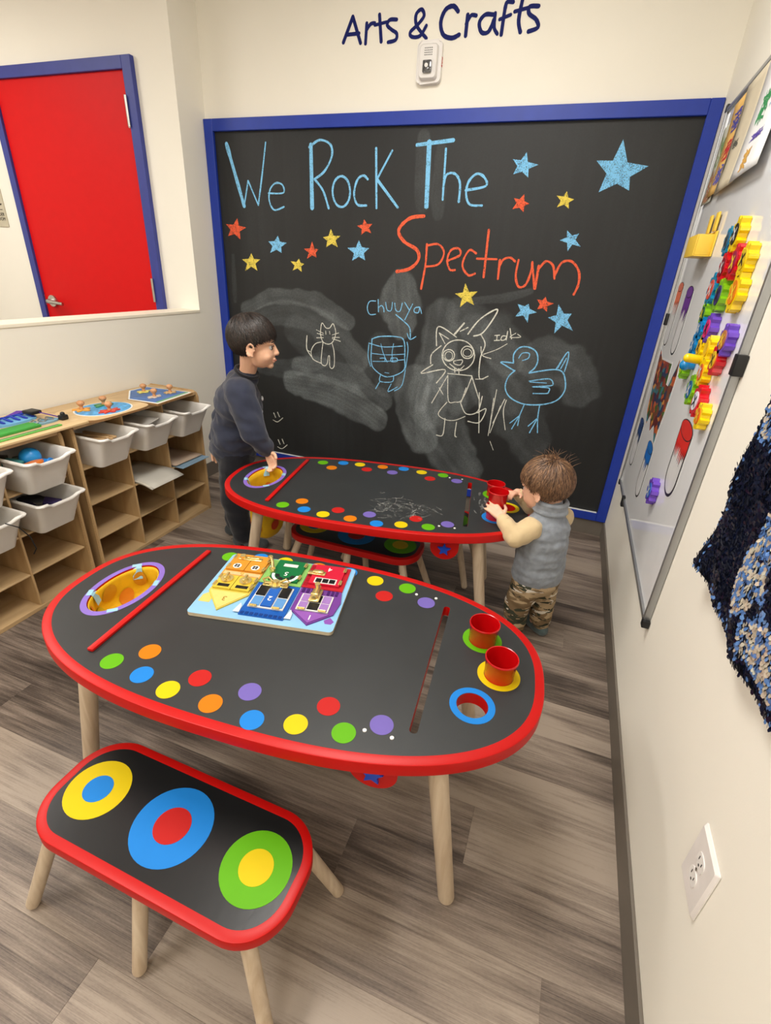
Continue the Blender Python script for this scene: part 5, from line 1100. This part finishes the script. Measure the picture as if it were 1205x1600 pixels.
def strands(name, parent, C, R, rad, crown, n, region, length, ms, seed, lift=.012, width=.004, up=None):
    """hair: ribbons that follow the skull away from the crown"""
    rs = random.Random(seed); V = []; F = []; MI = []
    crown = Vector(crown).normalized()
    for _ in range(n):
        while True:
            d = Vector((rs.gauss(0, 1), rs.gauss(0, 1), rs.gauss(0, 1)))
            if d.length < .1: continue
            d.normalize()
            if region(d): break
        t = (d-crown*(d.dot(crown)))
        if t.length < 1e-3: continue
        t = (d*d.dot(crown)-crown); t.normalize()
        swirl = d.cross(t)*rs.gauss(.15, .3); t = (t+swirl).normalized()
        L = length*rs.uniform(.6, 1.1); seg = 5; p = d.copy(); P = []
        for k in range(seg+1):
            q = p.normalized(); h = 1.0+lift*math.sin(min(1, k/3)*PI/2)*rs.uniform(.8, 1.3)/rad[0]
            if k > 1 and not region(q): break
            P.append(Vector((q.x*rad[0]*h, q.y*rad[1]*h, q.z*rad[2]*h)))
            p = (q+t*(L/seg/rad[0]))
            t = (t-p.normalized()*t.dot(p.normalized())).normalized()
        seg = len(P)-1
        side = (P[1]-P[0]).cross(d).normalized(); k0 = len(V)
        for k, q in enumerate(P):
            w = width*(1-.8*(k/seg)**2)*.5
            V.append(tuple(C+R @ (q+side*w))); V.append(tuple(C+R @ (q+d*.0012))); V.append(tuple(C+R @ (q-side*w)))
        mi = rs.randrange(len(ms))
        for k in range(seg):
            a = k0+3*k; F.append((a, a+3, a+4, a+1)); F.append((a+1, a+4, a+5, a+2)); MI += [mi, mi]
    me = bpy.data.meshes.new(name); me.from_pydata(V, [], F); setmats(me, ms); me.polygons.foreach_set('material_index', MI)
    me.polygons.foreach_set('use_smooth', [True]*len(F)); o = link(bpy.data.objects.new(name, me), parent); o['kind'] = 'stuff'; return o
def haircap(name, parent, C, R, rad, region, m, seed, amp=.004):
    bm = B(); bmesh.ops.create_uvsphere(bm, u_segments=64, v_segments=44, radius=1.0)
    dele = [f for f in bm.faces if not region(f.calc_center_median().normalized())]
    bmesh.ops.delete(bm, geom=dele, context='FACES')
    for v in bm.verts:
        d = v.co.normalized(); k = 1+amp/rad[0]*(mnoise.noise(d*6+Vector((seed, 0, 0)))*1.4+mnoise.noise(Vector((d.x*16, d.y*16, d.z*4)))*.8)
        v.co = C+R @ Vector((d.x*rad[0]*k, d.y*rad[1]*k, d.z*rad[2]*k))
    o = obj(name, bm, m, parent, 180); s = o.modifiers.new('s', 'SOLIDIFY'); s.thickness = .012; s.offset = -1; return o
def skin(name, rgb):
    m = mat(name, rgb, .5, var=.05, scale=25); b = m.node_tree.nodes['Principled BSDF']
    b.inputs['Subsurface Weight'].default_value = .12; b.inputs['Subsurface Radius'].default_value = (.02, .008, .004); b.inputs['Subsurface Scale'].default_value = .3; return m
def hand(bm, wrist, d, palm_n, thumb_side, size, curl, spread=.12, r=.0075):
    """palm, four unequal fingers with two bends, thumb leaving the side of the palm. d: finger direction, palm_n: out of the palm"""
    d = Vector(d).normalized(); pn = Vector(palm_n); pn = (pn-d*pn.dot(d)).normalized(); s = Vector(thumb_side); s = (s-d*s.dot(d)-pn*s.dot(pn)).normalized()
    w = Vector(wrist); pl = size*.5; pw = size*.42
    for k in (-1, -.33, .33, 1):
        chain(bm, [(w+s*k*pw*.26, r*1.35), (w+d*pl*.92+s*k*pw*.44, r*1.2)])
    for i, (k, ln) in enumerate(((.96, .84), (.32, .96), (-.32, .90), (-.96, .70))):
        base = w+d*pl*.95+s*k*pw*.46; L = size*.5*ln; dd = (d+s*k*spread).normalized(); a = curl[i] if isinstance(curl, (list, tuple)) else curl
        d1 = (dd*math.cos(a*.45)+pn*math.sin(a*.45)); d2 = (dd*math.cos(a)+pn*math.sin(a)); d3 = (dd*math.cos(a*1.5)+pn*math.sin(a*1.5))
        p1 = base+d1*L*.45; p2 = p1+d2*L*.32; p3 = p2+d3*L*.23
        chain(bm, [(base, r), (p1, r*.95), (p2, r*.86), (p3, r*.74)])
    tb = w+d*pl*.25+s*pw*.5; t1 = tb+(d*.55+s*.8+pn*.25).normalized()*size*.24; t2 = t1+(d*.85+s*.35+pn*.4).normalized()*size*.20
    chain(bm, [(w+d*pl*.2+s*pw*.2, r*1.3), (tb, r*1.2), (t1, r*1.02), (t2, r*.82)])
def head(bm, C, R, k, chubby=1.0):
    P = lambda x, y, z: C+R @ (Vector((x, y, z))*k)
    ball(bm, P(-.012, 0, .022), (.088*k, .072*k, .080*k), R, 28)
    ball(bm, P(.030, 0, -.030), (.054*k, .057*k*chubby, .064*k), R, 24)
    ball(bm, P(.028, 0, -.058), (.046*k, .046*k*chubby, .036*k), R, 20)
    ball(bm, P(.066, 0, -.079), (.016*k, .020*k, .013*k), R, 16)
    for s in (-1, 1):
        ball(bm, P(.045, s*.032, -.040), (.028*k, .024*k*chubby, .026*k), R, 16)
        ball(bm, P(.060, s*.026, .014), (.018*k, .022*k, .010*k), R, 14)
        # ear: rim ring and lobe
        e = P(-.006, s*.072, -.020)
        for a in range(10):
            t = math.radians(-70+a*28); q = P(-.008-.015*math.cos(t)*.9, s*(.074+.006*abs(math.sin(t))), -.016+.024*math.sin(t)); ball(bm, q, .0058*k, seg=10)
        ball(bm, e, (.013*k, .006*k, .020*k), R, 12); ball(bm, P(-.002, s*.071, -.040), .007*k, seg=10)
    chain(bm, [(P(.076, 0, .004), .007*k), (P(.085, 0, -.014), .009*k), (P(.091, 0, -.026), .0105*k)])
    for s in (-1, 1): ball(bm, P(.082, s*.010, -.030), .0075*k, seg=10)
    ball(bm, P(.081, 0, -.050), (.009*k, .020*k, .0055*k), R, 14); ball(bm, P(.079, 0, -.060), (.009*k, .018*k, .006*k), R, 14)
def face(parent, C, R, k, lipcol):
    P = lambda x, y, z: C+R @ (Vector((x, y, z))*k)
    for s in (-1, 1):
        bm = B(); ball(bm, P(.0632, s*.028, -.004), .0122*k, seg=18); obj('eye', bm, mat('eye_white', (196, 186, 178), .25), parent, 180)
        bm = B(); ball(bm, P(.0722, s*.029, -.005), (.0045*k, .0062*k, .0066*k), R, 14); obj('iris', bm, mat('iris_dark', (30, 20, 16), .15), parent, 180)
        bm = B(); tube(bm, [P(.071, s*.040, .001), P(.0785, s*.030, .0055), P(.079, s*.020, .002)], .0018*k, 6); obj('lashes', bm, mat('lash_dark', (26, 18, 16), .6), parent, 180)
        bm = B(); tube(bm, [P(.068, s*.043, .017), P(.078, s*.030, .0225), P(.080, s*.016, .019)], [.0012*k, .0026*k, .002*k], 6); obj('eyebrow', bm, mat('brow_dark', (40, 28, 22), .8), parent, 180)
    bm = B(); tube(bm, [P(.0775, -.019, -.0545), P(.0885, -.008, -.0548), P(.0895, 0, -.0552), P(.0885, .008, -.0548), P(.0775, .019, -.0545)], [.001*k, .0028*k, .003*k, .0028*k, .001*k], 8); obj('mouth', bm, mat('lip_'+str(lipcol[1]), lipcol, .45), parent, 180)
def cloth(name, rgb, var=.12, scale=30, bump=.3, rough=.9): 
    m = mat(name, rgb, rough, var=var, scale=scale, bump=bump, bscale=500, spec=.2); m.node_tree.nodes['Principled BSDF'].inputs['Sheen Weight'].default_value = .25; return m

# ---- older boy by the far table, in navy sweatshirt, one hand in the table's oval hole
boy = thing('person', 'young boy in dark navy sweatshirt reaching into the far table', 'person', (.74, -.945, 0))
BO = Vector((.74, -.945, 0))
def bl(p): return Vector(p)-BO
BF = Vector((.80, .60, 0)).normalized()        # body facing
BRt = Vector((BF.y, -BF.x, 0))                 # his right (towards the camera)
pelv = Vector((.735, -.955, .50)); chest = Vector((.790, -.965, .735)); neckb = Vector((.845, -.972, .893))
shR = chest+BRt*.105+Vector((.012, 0, .092)); shL = chest-BRt*.110+Vector((.012, 0, .088))
elR = Vector((.945, -1.085, .668)); wrR = Vector((.975, -1.040, .575))
elL = Vector((.640, -.905, .640)); wrL = Vector((.605, -.925, .525))
hipR = pelv+BRt*.058; hipL = pelv-BRt*.058
knR = Vector((.735, -1.000, .270)); anR = Vector((.765, -.985, .055)); knL = Vector((.675, -.915, .275)); anL = Vector((.655, -.900, .070))
HC = Vector((.905, -.985, 1.030)); HF = Vector((.86, .46, -.10)); HR = basis(HF)
M_SK = skin('skin_light_tan', (238, 188, 156))
HK = 1.03
def boy_body():
    bm = B(); L = bl
    head(bm, L(HC), HR, HK)
    chain(bm, [(L(cuts(neckb, HC, -.05)), .034), (L(neckb+Vector((.012, 0, .03))), .037), (L(HC+HR @ Vector((-.02, 0, -.04))), .040)])
    chain(bm, [(L(neckb), .034), (L(chest), .070), (L(cuts(chest, pelv, .6)), .072), (L(pelv), .078)])
    chain(bm, [(L(shR), .042), (L(elR), .031), (L(wrR), .022)]); chain(bm, [(L(shL), .042), (L(elL), .031), (L(wrL), .022)])
    chain(bm, [(L(hipR), .062), (L(knR), .044), (L(anR), .030)]); chain(bm, [(L(hipL), .062), (L(knL), .044), (L(anL), .030)])
    chain(bm, [(L(shR), .040), (L(chest+Vector((-.012, -.008, .065))), .048), (L(shL), .040)])
    hand(bm, L(wrR), Vector((.33, -.10, -.50)), Vector((.05, -.9, -.35)), Vector((.9, .25, .35)), .112, [1.0, .95, .95, 1.0], .10, .0078)
    hand(bm, L(wrL), Vector((-.12, -.10, -1)), Vector((.9, -.3, 0)), Vector((.3, .9, 0)), .112, .5, .10, .0078)
    for a, f in ((anR, (.95, .25)), (anL, (.9, .45))):
        chain(bm, [(L(a), .030), (L(a+Vector((f[0]*.03, f[1]*.03, -.03))), .027), (L((a.x+f[0]*.105, a.y+f[1]*.105, .024)), .021)]); ball(bm, L((a.x-f[0]*.03, a.y-f[1]*.03, .028)), .026)
    return organic('body', bm, .0034, M_SK, boy, 3)
boy_body()
face(boy, bl(HC), HR, HK, (196, 112, 100))
def wr_boy(c):
    return .0075*mnoise.noise(Vector((c.x*9, c.y*9, c.z*26)))+.007*mnoise.noise(Vector((c.x*24+c.z*18, c.y*24-c.z*10, c.z*20)))
def boy_top():
    bm = B(); L = bl
    mid = cuts(chest, pelv, .55)
    R = basis(BF)
    ball(bm, L(chest+Vector((-.004, 0, .02))), (.108, .136, .112), R, 24); ball(bm, L(mid+Vector((-.012, 0, 0))), (.112, .138, .12), R, 24); ball(bm, L(pelv+Vector((-.004, 0, .035))), (.112, .132, .075), R, 24)
    chain(bm, [(L(chest), .105), (L(mid), .11)])
    chain(bm, [(L(shR+Vector((-.01, 0, 0))), .066), (L(cuts(shR, elR, .5)+Vector((0, 0, -.012))), .062), (L(elR), .054), (L(cuts(elR, wrR, .55)), .046), (L(cuts(elR, wrR, .86)), .036)])
    chain(bm, [(L(shL), .066), (L(elL), .054), (L(cuts(elL, wrL, .85)), .038)])
    chain(bm, [(L(shR), .062), (L(chest+Vector((.012, 0, .10))), .068), (L(shL), .062)]); chain(bm, [(L(chest+Vector((.02, 0, .09))), .07), (L(neckb+Vector((-.004, 0, -.018))), .052)])
    return organic('sweatshirt', bm, .0062, cloth('sweatshirt_navy', (48, 52, 68), .10, 14), boy, 5, wr_boy)
boy_top()
bm = B()
nk = bl(neckb+Vector((.004, -.002, .012))); nd = (HC-neckb).normalized(); u_, v_ = frame_of(nd)
tube(bm, [nk+u_*(.050*math.cos(2*PI*i/24))+v_*(.050*math.sin(2*PI*i/24)) for i in range(25)], .0075, 8); obj('collar', bm, cloth('rib_black', (28, 28, 34)), boy, 180)
for e_, w_, r_ in ((elR, wrR, .031), (elL, wrL, .032)):
    bm = B(); a_ = bl(cuts(e_, w_, .80)); b_2 = bl(cuts(e_, w_, 1.0)); rod(bm, a_, b_2, r_+.006, r_-.003, 24); obj('cuff', bm, cloth('rib_black', (28, 28, 34)), boy, 50)
# white print on the chest front
for i in range(4):
    bm = B(); c = bl(cuts(chest+Vector((0, 0, .045)), pelv, .22*i)+BF*(.101+.003*i)+BRt*.018); ball(bm, c, (.006, .020, .011), basis(BF)); obj('chest_print', bm, mat('print_white', (226, 226, 228), .7), boy, 180)
def boy_pants():
    bm = B(); L = bl
    ball(bm, L(pelv), (.098, .118, .08), basis(BF), 22)
    for h, k, a in ((hipR, knR, anR), (hipL, knL, anL)): chain(bm, [(L(h), .078), (L(cuts(h, k, .5)), .072), (L(k), .062), (L(cuts(k, a, .6)), .056), (L(a+Vector((0, 0, .012))), .052)])
    return organic('trousers', bm, .0065, cloth('trousers_black', (26, 27, 34), .12, 14), boy, 5, lambda c: .006*mnoise.noise(Vector((c.x*12, c.y*12, c.z*22))))
boy_pants()
for a, f in ((anR, (.95, .25)), (anL, (.9, .45))):
    bm = B(); L = bl
    chain(bm, [(L(a+Vector((0, 0, .01))), .034), (L((a.x+f[0]*.03, a.y+f[1]*.03, a.z-.028)), .033), (L((a.x+f[0]*.108, a.y+f[1]*.108, .027)), .026)]); ball(bm, L((a.x-f[0]*.03, a.y-f[1]*.03, .033)), .032)
    organic('sock', bm, .005, cloth('sock_grey', (72, 76, 78)), boy, 3)
def RB(d):
    if d.x < -.15: return d.z > -.80
    if d.x < .12: return d.z > -.30
    if d.x < .35: return d.z > -.46+(d.x-.12)*1.35
    return d.z > -.15+(d.x-.35)*.42
HM = [mat('hair_dark_1', (34, 26, 22), .45, var=.2), mat('hair_dark_2', (52, 40, 34), .4, var=.2), mat('hair_dark_3', (24, 19, 17), .45, var=.2)]
hc = bl(HC)+HR @ (Vector((-.014, 0, .026))*HK); hr = Vector((.097, .081, .090))*HK
haircap('hair', boy, hc, HR, hr, RB, HM[0], 1, .006)
strands('hair_strands', boy, hc, HR, hr, (-.35, 0, .94), 2600, RB, .07, HM, 4, .004, .0042)

# ---- toddler at the right end of the far table
tod = thing('person', 'toddler in grey fleece vest and camouflage trousers stacking red cups', 'person', (2.225, -1.10, 0))
TO = Vector((2.225, -1.10, 0))
def tl(p): return Vector(p)-TO
TF = Vector((-.80, .55, 0)).normalized(); TL = Vector((-TF.y, TF.x, 0))   # TL: his left (towards camera)
tp = Vector((2.215, -1.105, .285)); tc_ = Vector((2.212, -1.110, .470)); tn = Vector((2.205, -1.098, .580))
tsL = tc_+TL*.085+Vector((-.005, 0, .062)); tsR = tc_-TL*.085+Vector((0, 0, .062))
cupc = tloc(T2P, T2R, .490, -.109, TH)
teL = Vector((2.116, -1.226, .506)); twL = Vector((2.054, -1.166, .543))
teR = Vector((2.165, -.985, .520)); twR = Vector((2.082, -1.005, .585))
thL = tp+TL*.048; thR = tp-TL*.048
tkL = Vector((2.165, -1.140, .160)); taL = Vector((2.175, -1.135, .045)); tkR = Vector((2.262, -1.055, .160)); taR = Vector((2.272, -1.058, .045))
TC = Vector((2.176, -1.084, .664)); TR = basis(Vector((-.84, .42, -.28)))
TK = .95
M_SKT = skin('skin_fair', (236, 184, 154))
def tod_body():
    bm = B(); L = tl
    head(bm, L(TC), TR, TK, 1.12)
    chain(bm, [(L(tn), .036), (L(TC+TR @ Vector((-.02, 0, -.04))), .044)])
    chain(bm, [(L(tn), .034), (L(tc_), .056), (L(tp), .060)])
    chain(bm, [(L(tsL), .027), (L(teL), .025), (L(twL), .019)]); chain(bm, [(L(tsR), .027), (L(teR), .025), (L(twR), .019)]); chain(bm, [(L(tsL), .027), (L(tn+Vector((0, 0, -.03))), .036), (L(tsR), .027)])
    chain(bm, [(L(thL), .050), (L(tkL), .038), (L(taL), .027)]); chain(bm, [(L(thR), .050), (L(tkR), .038), (L(taR), .027)])
    # left hand: open palm against the lower cup, fingers up; right hand: pinching the rim of the upper cup
    hand(bm, L(twL), (cupc+Vector((-.012, -.040, .062))-twL), (cupc-twL)+Vector((0, .03, -.02)), Vector((.5, .5, .35)), .088, .22, .24, .0062)
    hand(bm, L(twR), (cupc+Vector((.022, .030, .100))-twR), Vector((-.2, -.6, -.75)), Vector((-.2, -.8, .0)), .082, [.9, 1.0, 1.1, 1.2], .08, .0062)
    for a, f in ((taL, (-.85, .45)), (taR, (-.7, .6))):
        chain(bm, [(L(a), .026), (L((a.x+f[0]*.07, a.y+f[1]*.07, .020)), .017)])
    return organic('body', bm, .0031, M_SKT, tod, 3)
tod_body()
face(tod, tl(TC), TR, TK, (206, 128, 116))
M_TAN = cloth('shirt_tan', (214, 190, 148), .06, 20)
for sh, e_, w_, r_ in ((tsL, teL, twL, .040), (tsR, teR, twR, .038)):
    bm = B(); L = tl; chain(bm, [(L(cuts(sh, tc_+Vector((0, 0, .06)), .35)), .040), (L(sh), .045), (L(cuts(sh, e_, .5)), .041), (L(e_), .037), (L(cuts(e_, w_, .5)), .032), (L(cuts(e_, w_, .85)), .027)])
    organic('sleeve', bm, .0045, M_TAN, tod, 4, lambda c: .0065*mnoise.noise(Vector((c.x*30, c.y*30, c.z*22))))
    bm = B(); rod(bm, tl(cuts(e_, w_, .78)), tl(cuts(e_, w_, 1.0)), .0270, .0235, 22); obj('cuff', bm, M_TAN, tod, 50)
def tod_vest():
    bm = B(); L = tl; R = basis(TF)
    ball(bm, L(tc_+Vector((0, 0, .035))), (.080, .096, .080), R, 22); [ball(bm, L(cuts(tc_, tp, k_)+Vector((0, 0, .03))), (.084+.010*k_, .099+.010*k_, .07), R, 22) for k_ in (.2, .4, .6, .8, .95)]
    chain(bm, [(L(tsL+TL*-.018), .040), (L(tc_+Vector((0, 0, .07))), .058), (L(tsR-TL*-.018), .040)])
    chain(bm, [(L(tc_+Vector((0, 0, .08))), .06), (L(tn+Vector((.004, -.004, -.012))), .052), (L(tn+Vector((.004, -.002, .018))), .050)])
    return organic('vest', bm, .0052, cloth('fleece_grey', (142, 148, 156), .16, 40, .5), tod, 4, lambda c: .005*mnoise.noise(Vector((c.x*16, c.y*16, c.z*24)))+.0025*mnoise.noise(c*60))
tod_vest()
bm = B(); nd = (Vector((-.05, .02, 1))).normalized(); nk = tl(tn+Vector((.006, -.004, .026)))
for zz, rr in ((0, .051), (.014, .053), (-.018, .056)):
    tube(bm, [nk+Vector((0, 0, zz))+Vector((rr*math.cos(2*PI*i/28), rr*math.sin(2*PI*i/28), 0)) for i in range(29)], .010, 8)
organic('vest_collar', bm, .004, cloth('fleece_grey', (142, 148, 156), .16, 40, .5), tod, 3)
def camo():
    m = bpy.data.materials.new('camouflage'); m.use_nodes = True; nt = m.node_tree; b = nt.nodes['Principled BSDF']; b.inputs['Roughness'].default_value = .9; b.inputs['Specular IOR Level'].default_value = .2
    tc = nt.nodes.new('ShaderNodeTexCoord'); prev = None
    base = lin((182, 158, 124))
    for sc, off, th, c in ((17, 0, .50, (128, 106, 78)), (20, 5, .56, (66, 68, 54)), (26, 11, .60, (222, 214, 200)), (30, 17, .64, (52, 54, 44))):
        mp = nt.nodes.new('ShaderNodeMapping'); mp.inputs['Scale'].default_value = (sc*.55, sc*.55, sc*1.7); mp.inputs['Location'].default_value = (off, off*.7, off*1.3); nt.links.new(tc.outputs['Object'], mp.inputs[0])
        n = nt.nodes.new('ShaderNodeTexNoise'); n.inputs['Scale'].default_value = 1; n.inputs['Detail'].default_value = 3; n.inputs['Distortion'].default_value = .5; nt.links.new(mp.outputs[0], n.inputs['Vector'])
        g = nt.nodes.new('ShaderNodeMath'); g.operation = 'GREATER_THAN'; g.inputs[1].default_value = th; nt.links.new(n.outputs['Fac'], g.inputs[0])
        mx = nt.nodes.new('ShaderNodeMix'); mx.data_type = 'RGBA'; mx.inputs['B'].default_value = lin(c)
        if prev is None: mx.inputs['A'].default_value = base
        else: nt.links.new(prev, mx.inputs['A'])
        nt.links.new(g.outputs[0], mx.inputs['Factor']); prev = mx.outputs['Result']
    nt.links.new(prev, b.inputs['Base Color']); return m
def tod_pants():
    bm = B(); L = tl
    ball(bm, L(tp), (.088, .102, .062), basis(TF), 22)
    for h, k, a in ((thL, tkL, taL), (thR, tkR, taR)): chain(bm, [(L(h+Vector((0, 0, -.01))), .060), (L(cuts(h, k, .6)), .056), (L(k), .050), (L(cuts(k, a, .6)), .046), (L(a+Vector((0, 0, .022))), .040)])
    return organic('trousers', bm, .005, camo(), tod, 4, lambda c: .004*mnoise.noise(Vector((c.x*18, c.y*18, c.z*40))))
tod_pants()
for a, f in ((taL, (-.85, .45)), (taR, (-.7, .6))):
    bm = B(); L = tl; chain(bm, [(L(a), .030), (L((a.x, a.y, .028)), .029), (L((a.x+f[0]*.075, a.y+f[1]*.075, .023)), .021)]); ball(bm, L((a.x-f[0]*.02, a.y-f[1]*.02, .027)), .026)
    organic('shoe', bm, .0045, cloth('sock_green_grey', (84, 98, 98)), tod, 3)
def RT(d):
    if d.x < -.12: return d.z > -.74
    if d.x < .14: return d.z > -.30
    if d.x < .40: return d.z > -.40+(d.x-.14)*1.3
    return d.z > -.06+(d.x-.40)*.5
HT = [mat('hair_brown_1', (112, 82, 58), .42, var=.2), mat('hair_brown_2', (142, 106, 76), .4, var=.2), mat('hair_brown_3', (84, 60, 44), .45, var=.2)]
hc = tl(TC)+TR @ (Vector((-.014, 0, .026))*TK); hr = Vector((.099, .086, .090))*TK
haircap('hair', tod, hc, TR, hr, RT, HT[2], 2)
strands('hair_strands', tod, hc, TR, hr, (-.45, .1, .88), 2600, RT, .075, HT, 9, .005, .0036)
# loose tufts standing up at the crown
bm = B(); rs = random.Random(2)
for i in range(46):
    d = (Vector((-.25, .1, .95))+Vector((rs.gauss(0, .22), rs.gauss(0, .22), 0))).normalized()
    if i % 7 == 0: d = (Vector((-.75, -.25, .62))+Vector((rs.gauss(0, .1), rs.gauss(0, .1), rs.gauss(0, .1)))).normalized()
    p = hc+TR @ Vector((d.x*hr.x, d.y*hr.y, d.z*hr.z)); o_ = TR @ (d+Vector((rs.gauss(.05, .25), rs.gauss(0, .25), .15))).normalized(); L_ = rs.uniform(.02, .05); bend = TR @ Vector((rs.gauss(.2, .4), rs.gauss(0, .4), -.2))
    tube(bm, [p-o_*.004, p+o_*L_*.5, p+o_*L_+bend*L_*.6], [.0009, .0007, .0002], 4, i % 3)
o = obj('hair_tuft', bm, HT, tod, 180); o['kind'] = 'stuff'
